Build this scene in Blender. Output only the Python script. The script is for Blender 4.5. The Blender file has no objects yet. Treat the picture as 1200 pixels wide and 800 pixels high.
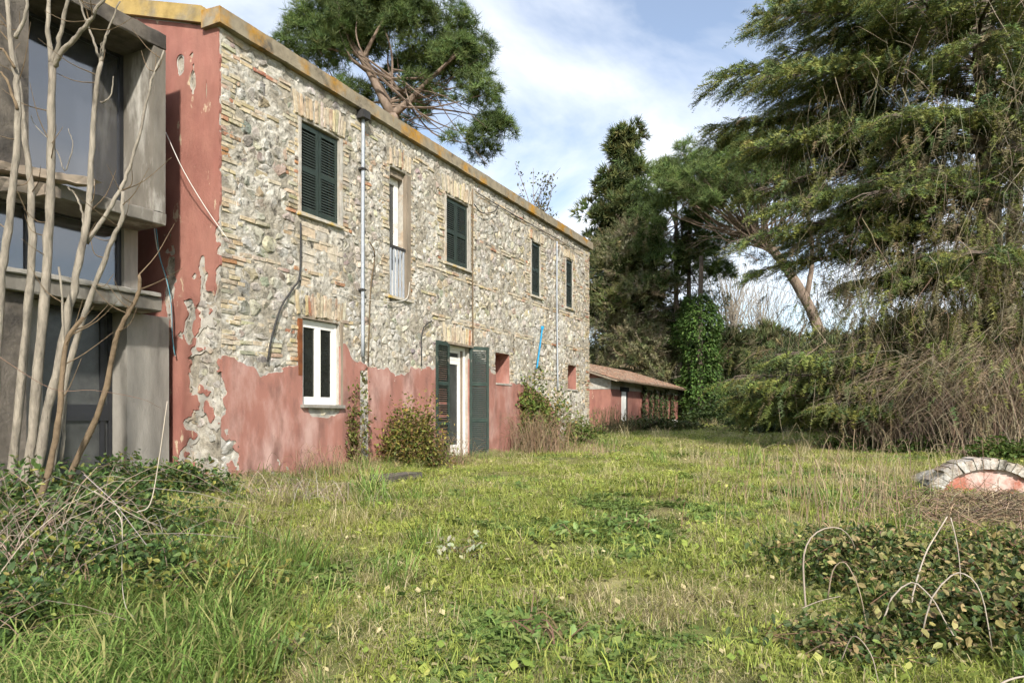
import bpy, math
import numpy as np
from mathutils import Vector, noise as mnoise

R = math.radians
rng = np.random.default_rng(11)
scene = bpy.context.scene
COL = scene.collection

# ------------------------------------------------------------------ camera, sky, sun, exposure
EYE = 0.95            # eye height above the foot of the farmhouse wall
cam_data = bpy.data.cameras.new('camera')
cam_data.lens = 24.0; cam_data.sensor_width = 36.0
cam_data.shift_y = 0.0717
cam_data.clip_start = 0.05; cam_data.clip_end = 3000
cam = bpy.data.objects.new('camera', cam_data); COL.objects.link(cam)
cam.location = (0, 0, EYE); cam.rotation_euler = (R(90), 0, 0)
scene.camera = cam

SUN_ELEV = R(36)
TO_SUN = Vector((0.16 * math.cos(SUN_ELEV), -0.987 * math.cos(SUN_ELEV), math.sin(SUN_ELEV)))
sun_data = bpy.data.lights.new('sun', 'SUN')
sun_data.energy = 5.0; sun_data.angle = R(3.0); sun_data.color = (1.0, 0.94, 0.85)
sun = bpy.data.objects.new('sun', sun_data); COL.objects.link(sun)
sun.rotation_euler = (-TO_SUN).to_track_quat('-Z', 'Y').to_euler()

world = bpy.data.worlds.new('World'); scene.world = world; world.use_nodes = True
def make_sky():
    nt = world.node_tree; nt.nodes.clear(); N = nt.nodes.new; L = nt.links.new
    out = N('ShaderNodeOutputWorld'); bg = N('ShaderNodeBackground')
    sky = N('ShaderNodeTexSky'); sky.sky_type = 'NISHITA'; sky.sun_disc = False
    sky.sun_elevation = SUN_ELEV; sky.sun_rotation = math.atan2(TO_SUN.x, TO_SUN.y)
    sky.air_density = 1.0; sky.dust_density = 1.2; sky.ozone_density = 1.0
    tc = N('ShaderNodeTexCoord')
    sep = N('ShaderNodeSeparateXYZ'); L(tc.outputs['Generated'], sep.inputs[0])
    mx = N('ShaderNodeMath'); mx.operation = 'MAXIMUM'; L(sep.outputs[2], mx.inputs[0]); mx.inputs[1].default_value = 0.0
    ad = N('ShaderNodeMath'); ad.operation = 'ADD'; L(mx.outputs[0], ad.inputs[0]); ad.inputs[1].default_value = 0.30
    vd = N('ShaderNodeVectorMath'); vd.operation = 'DIVIDE'; L(tc.outputs['Generated'], vd.inputs[0])
    cb = N('ShaderNodeCombineXYZ')
    for i in range(3): L(ad.outputs[0], cb.inputs[i])
    L(cb.outputs[0], vd.inputs[1])
    mp = N('ShaderNodeMapping'); L(vd.outputs[0], mp.inputs[0]); mp.inputs['Location'].default_value = (0.55, 0.4, 0.0)
    n1 = N('ShaderNodeTexNoise'); L(mp.outputs[0], n1.inputs['Vector'])
    n1.inputs['Scale'].default_value = 1.5; n1.inputs['Detail'].default_value = 7; n1.inputs['Roughness'].default_value = 0.56
    n1.inputs['Distortion'].default_value = 0.5
    cr = N('ShaderNodeValToRGB'); L(n1.outputs['Fac'], cr.inputs[0])
    cr.color_ramp.elements[0].position = 0.40; cr.color_ramp.elements[0].color = (0.12, 0.12, 0.12, 1)
    cr.color_ramp.elements[1].position = 0.63; cr.color_ramp.elements[1].color = (0.92, 0.92, 0.92, 1)
    mix = N('ShaderNodeMixRGB'); L(cr.outputs[0], mix.inputs[0]); bl = N('ShaderNodeVectorMath'); bl.operation = 'SCALE'; L(sky.outputs[0], bl.inputs[0]); bl.inputs['Scale'].default_value = 1.6; L(bl.outputs[0], mix.inputs[1])
    mix.inputs[2].default_value = (9.8, 10.1, 10.6, 1)
    L(mix.outputs[0], bg.inputs[0]); bg.inputs[1].default_value = 0.092
    L(bg.outputs[0], out.inputs[0])
make_sky()
scene.view_settings.view_transform = 'Standard'; scene.view_settings.look = 'None'
scene.view_settings.exposure = 0.56; scene.view_settings.gamma = 1.0
scene.view_settings.use_curve_mapping = False
scene.cycles.use_adaptive_sampling = True; scene.cycles.adaptive_threshold = 0.035; scene.cycles.adaptive_min_samples = 12
scene.cycles.max_bounces = 5; scene.cycles.diffuse_bounces = 3; scene.cycles.glossy_bounces = 2; scene.cycles.transmission_bounces = 3

# ------------------------------------------------------------------ helpers: geometry
class G:
    """collects vertices, faces and a colour per vertex; build() links them as ONE mesh object"""
    def __init__(s): s.v = []; s.c = []; s.fi = []; s.fs = []; s.n = 0
    def add(s, V, F, C=(1, 1, 1)):
        V = np.asarray(V, float).reshape(-1, 3)
        if isinstance(F, np.ndarray):
            s.fi.append((F + s.n).ravel()); s.fs.append(np.full(len(F), F.shape[1]))
        else:
            for k in sorted({len(f) for f in F}):
                A = np.array([f for f in F if len(f) == k], int)
                s.fi.append((A + s.n).ravel()); s.fs.append(np.full(len(A), k))
        C = np.asarray(C, float)
        if C.ndim == 1: C = np.tile(C, (len(V), 1))
        s.v.append(V); s.c.append(C); s.n += len(V)
        return s
    def box(s, x0, x1, y0, y1, z0, z1, C=(1, 1, 1), jit=0.0):
        V = np.array([(x, y, z) for z in (z0, z1) for y in (y0, y1) for x in (x0, x1)], float)
        if jit: V += rng.normal(0, jit, V.shape)
        return s.add(V, [(0, 1, 5, 4), (1, 3, 7, 5), (3, 2, 6, 7), (2, 0, 4, 6), (4, 5, 7, 6), (0, 2, 3, 1)], C)
    def mesh(s, name):
        V = np.concatenate(s.v); C = np.concatenate(s.c)
        fi = np.concatenate(s.fi).astype(np.int32); fs = np.concatenate(s.fs).astype(np.int32)
        me = bpy.data.meshes.new(name)
        me.vertices.add(len(V)); me.vertices.foreach_set('co', V.astype(np.float32).ravel())
        me.loops.add(len(fi)); me.loops.foreach_set('vertex_index', fi)
        me.polygons.add(len(fs)); me.polygons.foreach_set('loop_start', np.concatenate([[0], np.cumsum(fs)[:-1]]).astype(np.int32))
        a = me.attributes.new('tint', 'FLOAT_COLOR', 'POINT')
        a.data.foreach_set('color', np.concatenate([C, np.ones((len(C), 1))], 1).astype(np.float32).ravel())
        me.update(calc_edges=True)
        return me
    def build(s, name, mat, parent=None, loc=None, smooth=False, kind=None):
        return link(name, s.mesh(name), mat, parent, loc, smooth, kind)

def link(name, me, mat, parent=None, loc=None, smooth=False, kind=None):
    if mat is not None and len(me.materials) == 0: me.materials.append(mat)
    me.polygons.foreach_set('use_smooth', np.full(len(me.polygons), bool(smooth)))
    o = bpy.data.objects.new(name, me); COL.objects.link(o)
    if parent is not None: o.parent = parent
    if loc is not None: o.location = loc
    if kind: o['kind'] = kind
    return o

def tag(o, label=None, cat=None, group=None, kind=None):
    for k, v in (('label', label), ('category', cat), ('group', group), ('kind', kind)):
        if v: o[k] = v
    return o

def thing(name, label, cat, loc=(0, 0, 0), rz=0.0, group=None):
    o = bpy.data.objects.new(name, None); COL.objects.link(o)
    o.location = loc; o.rotation_euler = (0, 0, rz); o.empty_display_size = 0.2
    return tag(o, label, cat, group)

def unit(a):
    a = np.asarray(a, float); return a / (np.linalg.norm(a, axis=-1, keepdims=True) + 1e-9)

def tube(P, r, sides=5, cap=True):
    """tapered tube along the polyline P with radii r -> V, F"""
    P = np.asarray(P, float); n = len(P); r = np.broadcast_to(np.asarray(r, float), (n,)) if np.ndim(r) else np.full(n, r)
    T = np.gradient(P, axis=0); T = unit(T)
    up = np.array([0, 0, 1.0]) if abs(T[0][2]) < 0.9 else np.array([1.0, 0, 0])
    A = unit(np.cross(T, up)); B = np.cross(T, A)
    a = np.arange(sides) * 2 * math.pi / sides
    V = (P[:, None, :] + r[:, None, None] * (np.cos(a)[None, :, None] * A[:, None, :] + np.sin(a)[None, :, None] * B[:, None, :])).reshape(-1, 3)
    i = np.arange(n - 1)[:, None] * sides; j = np.arange(sides)[None, :]; k = (j + 1) % sides
    F = np.stack([i + j, i + k, i + sides + k, i + sides + j], -1).reshape(-1, 4)
    F = [tuple(f) for f in F] if cap else F
    if cap: F += [tuple(range(sides))[::-1], tuple(range((n - 1) * sides, n * sides))]
    return V, F

def smooth_path(P, n=12):
    """Catmull-Rom through the points"""
    P = np.asarray(P, float)
    if len(P) < 3: return P
    Q = np.vstack([2 * P[0] - P[1], P, 2 * P[-1] - P[-2]]); out = []
    per = max(2, n // (len(P) - 1))
    for i in range(1, len(Q) - 2):
        for t in np.arange(per) / per:
            a, b, c, d = Q[i - 1], Q[i], Q[i + 1], Q[i + 2]
            out.append(0.5 * ((2 * b) + (c - a) * t + (2 * a - 5 * b + 4 * c - d) * t * t + (3 * b - a - 3 * c + d) * t ** 3))
    out.append(P[-1]); return np.array(out)

def replicate(V, F, loc, X, scale, roll=None, tint=None, vshade=None):
    """copies of the small mesh V, F (long axis +x) to many places: loc (n,3), X direction (n,3), scale (n,)"""
    n = len(loc); X = unit(X)
    up = np.tile([0, 0, 1.0], (n, 1)); up[np.abs(X[:, 2]) > 0.95] = (1, 0, 0)
    Y = unit(np.cross(up, X)); Z = np.cross(X, Y)
    if roll is not None:
        c, s = np.cos(roll)[:, None], np.sin(roll)[:, None]
        Y, Z = c * Y + s * Z, c * Z - s * Y
    M = np.stack([X, Y, Z], 1) * np.asarray(scale).reshape(-1, 1, 1)
    W = (np.einsum('vk,nkj->nvj', V, M) + loc[:, None, :]).reshape(-1, 3)
    FF = (F[None] + (np.arange(n) * len(V))[:, None, None]).reshape(-1, F.shape[1])
    C = np.ones((n, 3)) if tint is None else tint
    C = np.repeat(C, len(V), 0)
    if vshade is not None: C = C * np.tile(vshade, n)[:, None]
    return W, FF, C

def rect_noise(u, v, s=0, f=1.0):
    return mnoise.noise(Vector((u * f, v * f, s * 7.31)))

def fbm2(x, y, seed, octs=4):
    """vectorised value noise, about -1..1"""
    out = np.zeros(np.shape(x)); amp = 1.0
    for o in range(octs):
        xi = np.floor(x).astype(int); yi = np.floor(y).astype(int); fx = x - xi; fy = y - yi
        fx = fx * fx * (3 - 2 * fx); fy = fy * fy * (3 - 2 * fy)
        def h(a, b):
            k = (a * 374761393 + b * 668265263 + (seed + o) * 974634777) & 0x7fffffff
            k = ((k ^ (k >> 13)) * 1274126177) & 0x7fffffff
            return ((k ^ (k >> 16)) & 0xffff) / 32767.5 - 1
        out += amp * ((h(xi, yi) * (1 - fx) + h(xi + 1, yi) * fx) * (1 - fy) + (h(xi, yi + 1) * (1 - fx) + h(xi + 1, yi + 1) * fx) * fy)
        amp *= 0.5; x = x * 2.03 + 3.1; y = y * 2.03 + 1.7
    return out

def sstep(a, b, x):
    t = np.clip((np.asarray(x, float) - a) / (b - a), 0, 1); return t * t * (3 - 2 * t)

# ------------------------------------------------------------------ helpers: materials
def mat(name, color=(0.5, 0.5, 0.5), rough=0.85, tint=False, var=0.25, vscale=6.0, bump=0.0, bscale=30.0, metal=0.0, spec=0.3,
        second=None, sscale=2.0, spos=(0.5, 0.62), third=None, tscale=3.0, tpos=(0.55, 0.65), trans=0.0, stretch=None, ior=None, objrand=0.0, pos=False):
    m = bpy.data.materials.new(name); m.use_nodes = True
    nt = m.node_tree; nt.nodes.clear(); N = nt.nodes.new; L = nt.links.new
    out = N('ShaderNodeOutputMaterial'); bs = N('ShaderNodeBsdfPrincipled')
    tc = N('ShaderNodeTexCoord'); co = tc.outputs['Object']
    if pos: co = N('ShaderNodeNewGeometry').outputs['Position']
    if stretch:
        mp = N('ShaderNodeMapping'); L(co, mp.inputs[0]); mp.inputs['Scale'].default_value = stretch; co = mp.outputs[0]
    def nz(sc, det=5, rgh=0.6):
        n = N('ShaderNodeTexNoise'); L(co, n.inputs['Vector']); n.inputs['Scale'].default_value = sc
        n.inputs['Detail'].default_value = det; n.inputs['Roughness'].default_value = rgh; return n.outputs['Fac']
    if tint:
        at = N('ShaderNodeAttribute'); at.attribute_name = 'tint'; c = at.outputs['Color']
        if color != (1, 1, 1):
            mm = N('ShaderNodeMixRGB'); mm.blend_type = 'MULTIPLY'; mm.inputs[0].default_value = 1; L(c, mm.inputs[1]); mm.inputs[2].default_value = (*color, 1); c = mm.outputs[0]
    else:
        rg = N('ShaderNodeRGB'); rg.outputs[0].default_value = (*color, 1); c = rg.outputs[0]
    for sec, sc, pos in ((second, sscale, spos), (third, tscale, tpos)):
        if sec:
            cr = N('ShaderNodeValToRGB'); L(nz(sc, 7, 0.62), cr.inputs[0])
            cr.color_ramp.elements[0].position = pos[0]; cr.color_ramp.elements[1].position = pos[1]
            mm = N('ShaderNodeMixRGB'); L(cr.outputs[0], mm.inputs[0]); L(c, mm.inputs[1]); mm.inputs[2].default_value = (*sec, 1); c = mm.outputs[0]
    if var:
        mr = N('ShaderNodeMapRange'); L(nz(vscale), mr.inputs[0]); mr.inputs[1].default_value = 0.25; mr.inputs[2].default_value = 0.75
        mr.inputs[3].default_value = 1 - var; mr.inputs[4].default_value = 1 + var
        mm = N('ShaderNodeVectorMath'); mm.operation = 'SCALE'; L(c, mm.inputs[0]); L(mr.outputs[0], mm.inputs['Scale']); c = mm.outputs[0]
    if objrand:
        oi = N('ShaderNodeObjectInfo')
        mr = N('ShaderNodeMapRange'); L(oi.outputs['Random'], mr.inputs[0]); mr.inputs[3].default_value = 1 - objrand; mr.inputs[4].default_value = 1 + objrand
        mm = N('ShaderNodeVectorMath'); mm.operation = 'SCALE'; L(c, mm.inputs[0]); L(mr.outputs[0], mm.inputs['Scale']); c = mm.outputs[0]
    L(c, bs.inputs['Base Color'])
    bs.inputs['Roughness'].default_value = rough; bs.inputs['Metallic'].default_value = metal
    bs.inputs['Specular IOR Level'].default_value = spec
    if ior: bs.inputs['IOR'].default_value = ior
    if bump:
        b = N('ShaderNodeBump'); b.inputs['Strength'].default_value = bump; b.inputs['Distance'].default_value = 0.02
        L(nz(bscale, 8, 0.65), b.inputs['Height']); L(b.outputs[0], bs.inputs['Normal'])
    sh = bs.outputs[0]
    if trans:
        tr = N('ShaderNodeBsdfTranslucent'); L(c, tr.inputs[0])
        ms = N('ShaderNodeMixShader'); ms.inputs[0].default_value = trans; L(sh, ms.inputs[1]); L(tr.outputs[0], ms.inputs[2]); sh = ms.outputs[0]
    L(sh, out.inputs[0])
    return m

M = dict(
    stone=mat('stone', (1, 1, 1), 0.95, tint=True, var=0.42, vscale=16, bump=1.0, bscale=26, spec=0.1, second=(0.44, 0.425, 0.39), sscale=2.6, spos=(0.46, 0.62), third=(0.075, 0.068, 0.055), tscale=8.0, tpos=(0.55, 0.68), pos=True),
    brick=mat('brick', (1, 1, 1), 0.95, tint=True, var=0.30, vscale=16, bump=0.6, bscale=45, spec=0.1, second=(0.50, 0.44, 0.34), sscale=5, spos=(0.50, 0.66), third=(0.14, 0.12, 0.09), tscale=9.0, tpos=(0.58, 0.70), pos=True),
    mortar=mat('mortar', (0.285, 0.258, 0.208), 1.0, var=0.45, vscale=12, bump=1.0, bscale=20, spec=0.05, second=(0.49, 0.465, 0.41), sscale=2.4, spos=(0.44, 0.62), third=(0.08, 0.072, 0.06), tscale=8.0, tpos=(0.55, 0.68), pos=True),
    plaster=mat('red_plaster', (0.315, 0.150, 0.118), 0.9, var=0.14, vscale=4.0, bump=0.25, bscale=30, spec=0.2, second=(0.41, 0.27, 0.235), sscale=2.0, spos=(0.47, 0.68),
                third=(0.17, 0.095, 0.078), tscale=3.4, tpos=(0.50, 0.72), stretch=(1, 1, 0.40)),
    plaster_end=mat('end_plaster', (0.29, 0.135, 0.105), 0.9, var=0.18, vscale=4.0, bump=0.3, bscale=30, spec=0.2, second=(0.24, 0.098, 0.078), sscale=1.6, spos=(0.45, 0.7),
                    third=(0.50, 0.40, 0.28), tscale=4.5, tpos=(0.63, 0.67), stretch=(1, 1, 0.5)),
    concrete=mat('concrete', (0.165, 0.152, 0.13), 0.92, var=0.25, vscale=5, bump=0.4, bscale=28, spec=0.2, second=(0.12, 0.105, 0.085), sscale=1.6, spos=(0.46, 0.66),
                 third=(0.37, 0.355, 0.32), tscale=2.6, tpos=(0.52, 0.66), stretch=(1, 1, 0.35)),  # base colour lowered to carry the shade over the extension; blotches are stains
    concrete_pale=mat('pale_concrete', (0.255, 0.24, 0.212), 0.92, var=0.22, vscale=4, bump=0.35, bscale=35, spec=0.2, second=(0.17, 0.155, 0.135), sscale=2.3, spos=(0.56, 0.74), stretch=(2.2, 1, 0.5)),
    concrete_dark=mat('shaded_stained_concrete', (0.12, 0.105, 0.088), 0.95, var=0.4, vscale=6, bump=0.6, bscale=25, spec=0.1, second=(0.055, 0.05, 0.045), sscale=2.0, spos=(0.48, 0.66)),  # stained concrete, with the shade on the left also put into its colour
    coping=mat('coping', (0.25, 0.215, 0.155), 0.95, var=0.28, vscale=7, bump=0.5, bscale=35, spec=0.1, second=(0.36, 0.19, 0.03), sscale=1.3, spos=(0.50, 0.62), third=(0.11, 0.095, 0.075), tscale=3.0, tpos=(0.58, 0.72)),
    coping_end=mat('lichen_coping', (0.36, 0.26, 0.10), 0.95, var=0.25, vscale=6, bump=0.5, bscale=35, spec=0.1, second=(0.24, 0.20, 0.13), sscale=1.8, spos=(0.55, 0.68)),
    shutter=mat('shutter_paint', (0.022, 0.034, 0.028), 0.55, var=0.25, vscale=8, bump=0.15, bscale=40, spec=0.4),
    shutter_old=mat('worn_shutter_paint', (0.028, 0.045, 0.037), 0.7, var=0.4, vscale=9, bump=0.3, bscale=40, spec=0.3, second=(0.27, 0.24, 0.20), sscale=4.0, spos=(0.60, 0.68)),
    slat=mat('shutter_slat', (0.038, 0.050, 0.043), 0.55, var=0.3, vscale=7, spec=0.4),
    white=mat('white_paint', (0.72, 0.71, 0.67), 0.55, var=0.10, vscale=8, bump=0.1, bscale=40, second=(0.42, 0.37, 0.30), sscale=3.5, spos=(0.62, 0.74)),
    glass=mat('window_glass', (0.018, 0.020, 0.018), 0.06, var=0.3, vscale=4, spec=0.5, ior=1.5),
    glass_sky=mat('coated_glass', (0.035, 0.038, 0.045), 0.07, var=0.2, vscale=1.5, spec=0.5, ior=2.6),
    glass_dust=mat('dusty_glass', (0.050, 0.052, 0.050), 0.25, var=0.45, vscale=2.5, spec=0.5, ior=1.5, second=(0.10, 0.10, 0.095), sscale=2.0, spos=(0.5, 0.8)),
    dark_metal=mat('dark_window_frame', (0.018, 0.019, 0.022), 0.45, var=0.2, spec=0.5),
    wood=mat('grey_wood', (0.23, 0.19, 0.145), 0.9, var=0.35, vscale=9, bump=0.6, bscale=30, stretch=(1, 1, 0.15), spec=0.1),
    beam=mat('rotten_timber', (0.30, 0.245, 0.19), 0.95, var=0.4, vscale=8, bump=0.8, bscale=22, stretch=(0.25, 1, 1), spec=0.1, second=(0.09, 0.08, 0.065), sscale=3, spos=(0.52, 0.68)),
    sill=mat('sill_stone', (0.42, 0.39, 0.33), 0.9, var=0.3, vscale=8, bump=0.4, second=(0.40, 0.28, 0.08), sscale=4, spos=(0.5, 0.62)),
    pipe=mat('pipe_grey', (0.33, 0.36, 0.40), 0.55, var=0.2, vscale=10, spec=0.4),
    cable=mat('cable', (0.035, 0.034, 0.034), 0.7, var=0.2),
    pale_cable=mat('pale_cable', (0.55, 0.53, 0.48), 0.7, var=0.2),
    blue=mat('blue_plastic', (0.015, 0.24, 0.45), 0.5, var=0.3, spec=0.4),
    lime=mat('grey_render', (0.37, 0.35, 0.31), 0.95, var=0.28, vscale=7, bump=0.5, bscale=28, spec=0.1, second=(0.34, 0.27, 0.20), sscale=3.2, spos=(0.54, 0.66)),
    moss=mat('mossy_render', (0.085, 0.085, 0.045), 1.0, var=0.5, vscale=8, bump=0.8, bscale=30, spec=0.05),
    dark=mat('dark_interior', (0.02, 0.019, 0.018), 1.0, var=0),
    tile=mat('roof_tile', (1, 1, 1), 0.9, tint=True, var=0.3, vscale=5, bump=0.3, bscale=25, spec=0.2),
    soil=mat('soil', (0.13, 0.115, 0.055), 1.0, var=0.5, vscale=3.0, bump=1.0, bscale=14, spec=0.05, second=(0.12, 0.155, 0.04), sscale=0.9, spos=(0.40, 0.60), third=(0.28, 0.24, 0.125), tscale=0.55, tpos=(0.52, 0.68)),
    leaf=mat('leaf', (1, 1, 1), 0.6, tint=True, var=0, spec=0.35, trans=0.30),
    needle=mat('needle', (1, 1, 1), 0.65, tint=True, var=0, spec=0.25, trans=0.13),
    grass=mat('grass_blade', (1, 1, 1), 0.6, tint=True, var=0, spec=0.3, trans=0.35, objrand=0.22),
    bark=mat('bark', (0.13, 0.105, 0.085), 1.0, var=0.4, vscale=6, bump=1.0, bscale=12, stretch=(1, 1, 0.25), spec=0.1),
    pine_bark=mat('pine_bark', (0.19, 0.145, 0.112), 1.0, var=0.4, vscale=5, bump=0.9, bscale=10, stretch=(1, 1, 0.4), spec=0.1),
    pale_bark=mat('pale_bark', (0.24, 0.212, 0.17), 0.9, var=0.45, vscale=18, bump=1.0, bscale=36, stretch=(1, 1, 0.35), spec=0.2, second=(0.10, 0.085, 0.065), sscale=6, spos=(0.56, 0.70)),
    brown_bark=mat('brown_bark', (0.15, 0.11, 0.07), 0.95, var=0.35, vscale=12, bump=0.7, bscale=30, spec=0.15),
    twig=mat('twig', (1, 1, 1), 0.9, tint=True, var=0.25, vscale=6, spec=0.1),
)

# ------------------------------------------------------------------ the ground
def ground(x, y):
    x = np.asarray(x, float); y = np.asarray(y, float)
    s = sstep(2.5, 9.0 + 0.4 * np.maximum(x, 0), y)
    z = -0.36 * (1 - s) + 0.22 * sstep(26, 55, y)
    z = z + 0.05 * fbm2(x * 0.8, y * 0.8, 3, 3) + 0.012 * fbm2(x * 3, y * 3, 5, 2)
    z = z + 0.18 * np.exp(-(((x + 4.0) / 1.5) ** 2 + ((y - 6.6) / 1.6) ** 2))
    return z

gx = np.sinh(np.linspace(-1, 1, 221) * 6.2) / np.sinh(6.2) * 900
gy = np.sinh(np.linspace(-1, 1, 261) * 6.2) / np.sinh(6.2) * 900 + 8
GX, GY = np.meshgrid(gx, gy)
GV = np.stack([GX, GY, ground(GX, GY)], -1).reshape(-1, 3)
ii = (np.arange(260)[:, None] * 221 + np.arange(220)[None]).ravel()
g = G(); g.add(GV, np.stack([ii, ii + 1, ii + 222, ii + 221], 1))
tag(g.build('ground', M['soil'], smooth=True), 'uneven earth of the overgrown yard', 'ground', kind='structure')

# ------------------------------------------------------------------ the farmhouse
C0 = np.array([-3.88, 9.08]); EU = np.array([0.457, 0.8894]); EI = np.array([-0.8894, 0.457])
ROT = math.atan2(EU[1], EU[0])
def pl(px, py, yy=0.0):
    """where the sight line of photo point (px, py) meets the wall plane lying yy metres behind the facade: (u along the wall, z)"""
    p = C0 + EI * yy; k = (px - 600) / 800
    u = (k * p[1] - p[0]) / (EU[0] - EU[1] * k)
    return u, EYE + (486 - py) * (p[1] + EU[1] * u) / 800
def at(px, py, D):
    """point at depth D metres in front of the eye"""
    return np.array([(px - 600) / 800 * D, D, EYE + (486 - py) * D / 800])
def pu(px): return pl(px, 486)[0]
def pz(px, py): return pl(px, py)[1]

house = thing('farmhouse', 'long two-storey farmhouse of bare rubble stone with red plaster along its foot', 'house', (C0[0], C0[1], 0), ROT)
LEN = 13.75; TOPZ = 6.10; DEPTH = 8.0; SLOPE = 0.34

OP = {}   # openings: u0, u1, z0, z1
OP['w1'] = (pu(351), pu(397), pz(374, 257), pz(374, 151))
OP['bal'] = (pu(456), pu(475), pz(465, 348), pz(465, 199))
OP['w2'] = (pu(521.5), pu(548.5), pz(535, 312), pz(535, 235))
OP['w3'] = (pu(622), pu(633), pz(627, 347), pz(627, 284))
OP['w4'] = (pu(662.5), pu(671), pz(667, 361), pz(667, 305))
OP['gw'] = (pu(353), pu(397), pz(375, 474), pz(375, 376))
OP['door'] = (pu(523), pu(548), 0.05, pz(535, 405))
OP['n1'] = (pu(580), pu(597), pz(588, 449), pz(588, 414))
OP['n2'] = (pu(665), pu(675), pz(670, 456), pz(670, 428))
DEEP = dict(w1=0.10, bal=0.22, w2=0.10, w3=0.10, w4=0.10, gw=0.20, door=0.22, n1=0.42, n2=0.42)

def wall_core():
    g = G()
    us = sorted({0, LEN} | {a for o in OP.values() for a in o[:2]}); zs = sorted({-0.5, TOPZ} | {a for o in OP.values() for a in o[2:]})
    def inside(u, z): return any(o[0] < u < o[1] and o[2] < z < o[3] for o in OP.values())
    for a, b in zip(us, us[1:]):
        for c, d in zip(zs, zs[1:]):
            if not inside((a + b) / 2, (c + d) / 2): g.add([(a, 0, c), (b, 0, c), (b, 0, d), (a, 0, d)], [(0, 1, 2, 3)])
    # end wall, far wall, back wall
    h = TOPZ + SLOPE * DEPTH / 2
    for x in (0, LEN):
        F = (0, 4, 3, 2, 1) if x == 0 else (0, 1, 2, 3, 4)
        g.add([(x, 0, -0.5), (x, DEPTH, -0.5), (x, DEPTH, TOPZ), (x, DEPTH / 2, h), (x, 0, TOPZ)], [F])
    g.add([(0, DEPTH, -0.5), (LEN, DEPTH, -0.5), (LEN, DEPTH, TOPZ), (0, DEPTH, TOPZ)], [(3, 2, 1, 0)])
    return g.build('wall', M['mortar'], house)
wall_core()
# reveals and backs of the openings
for k, (a, b, c, d) in OP.items():
    e = DEEP[k]; g = G()
    g.add([(a, 0, c), (a, e, c), (a, e, d), (a, 0, d)], [(0, 1, 2, 3)]).add([(b, 0, c), (b, e, c), (b, e, d), (b, 0, d)], [(3, 2, 1, 0)])
    g.add([(a, 0, c), (b, 0, c), (b, e, c), (a, e, c)], [(0, 1, 2, 3)]).add([(a, 0, d), (b, 0, d), (b, e, d), (a, e, d)], [(3, 2, 1, 0)])
    if k in ('n1', 'n2'): g.add([(a, e, c), (b, e, c), (b, e, d), (a, e, d)], [(0, 1, 2, 3)])
    g.build('niche' if k in ('n1', 'n2') else 'reveal', M['plaster'] if k in ('n1', 'n2') else M['lime'], house)
    if k not in ('n1', 'n2'):
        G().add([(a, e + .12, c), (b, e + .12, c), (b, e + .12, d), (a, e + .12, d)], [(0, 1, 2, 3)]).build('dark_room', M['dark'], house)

# --- red plaster sheets: marching squares over a field, with a real thickness and ragged edge
def sheet(field, u0, u1, z0, z1, st, place, thick, name, material, parent, relief=None):
    nu = int((u1 - u0) / st) + 1; nz = int((z1 - z0) / st) + 1
    U, Z = np.meshgrid(u0 + np.arange(nu) * st, z0 + np.arange(nz) * st, indexing='ij')
    Fv = field(U, Z); cache = {}; P = []; faces = []; edges = {}
    def vid(key, u, z):
        if key not in cache: cache[key] = len(P); P.append((u, z))
        return cache[key]
    for i in range(nu - 1):
        for j in range(nz - 1):
            cs = [(i, j), (i + 1, j), (i + 1, j + 1), (i, j + 1)]; fv = [Fv[c] for c in cs]
            if max(fv) <= 0: continue
            poly = []
            for k in range(4):
                a, b = cs[k], cs[(k + 1) % 4]; fa, fb = fv[k], fv[(k + 1) % 4]
                if fa > 0: poly.append(vid(a, U[a], Z[a]))
                if (fa > 0) != (fb > 0):
                    t = fa / (fa - fb); key = (min(a, b), max(a, b))
                    poly.append(vid(key, U[a] + t * (U[b] - U[a]), Z[a] + t * (Z[b] - Z[a])))
            if len(poly) >= 3:
                faces.append(poly)
                for a, b in zip(poly, poly[1:] + poly[:1]): edges[(a, b)] = 1
    P = np.array(P); n = len(P)
    wav = 0.006 * fbm2(P[:, 0] * 1.5, P[:, 1] * 1.5, 9, 3) if relief is None else relief(P[:, 0], P[:, 1])
    V = np.concatenate([place(P[:, 0], P[:, 1], thick + wav), place(P[:, 0], P[:, 1], np.full(n, -0.004))])
    F = [tuple(f) for f in faces] + [(b, a, a + n, b + n) for (a, b) in edges if (b, a) not in edges]
    return G().add(V, F).build(name, material, parent)

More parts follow.
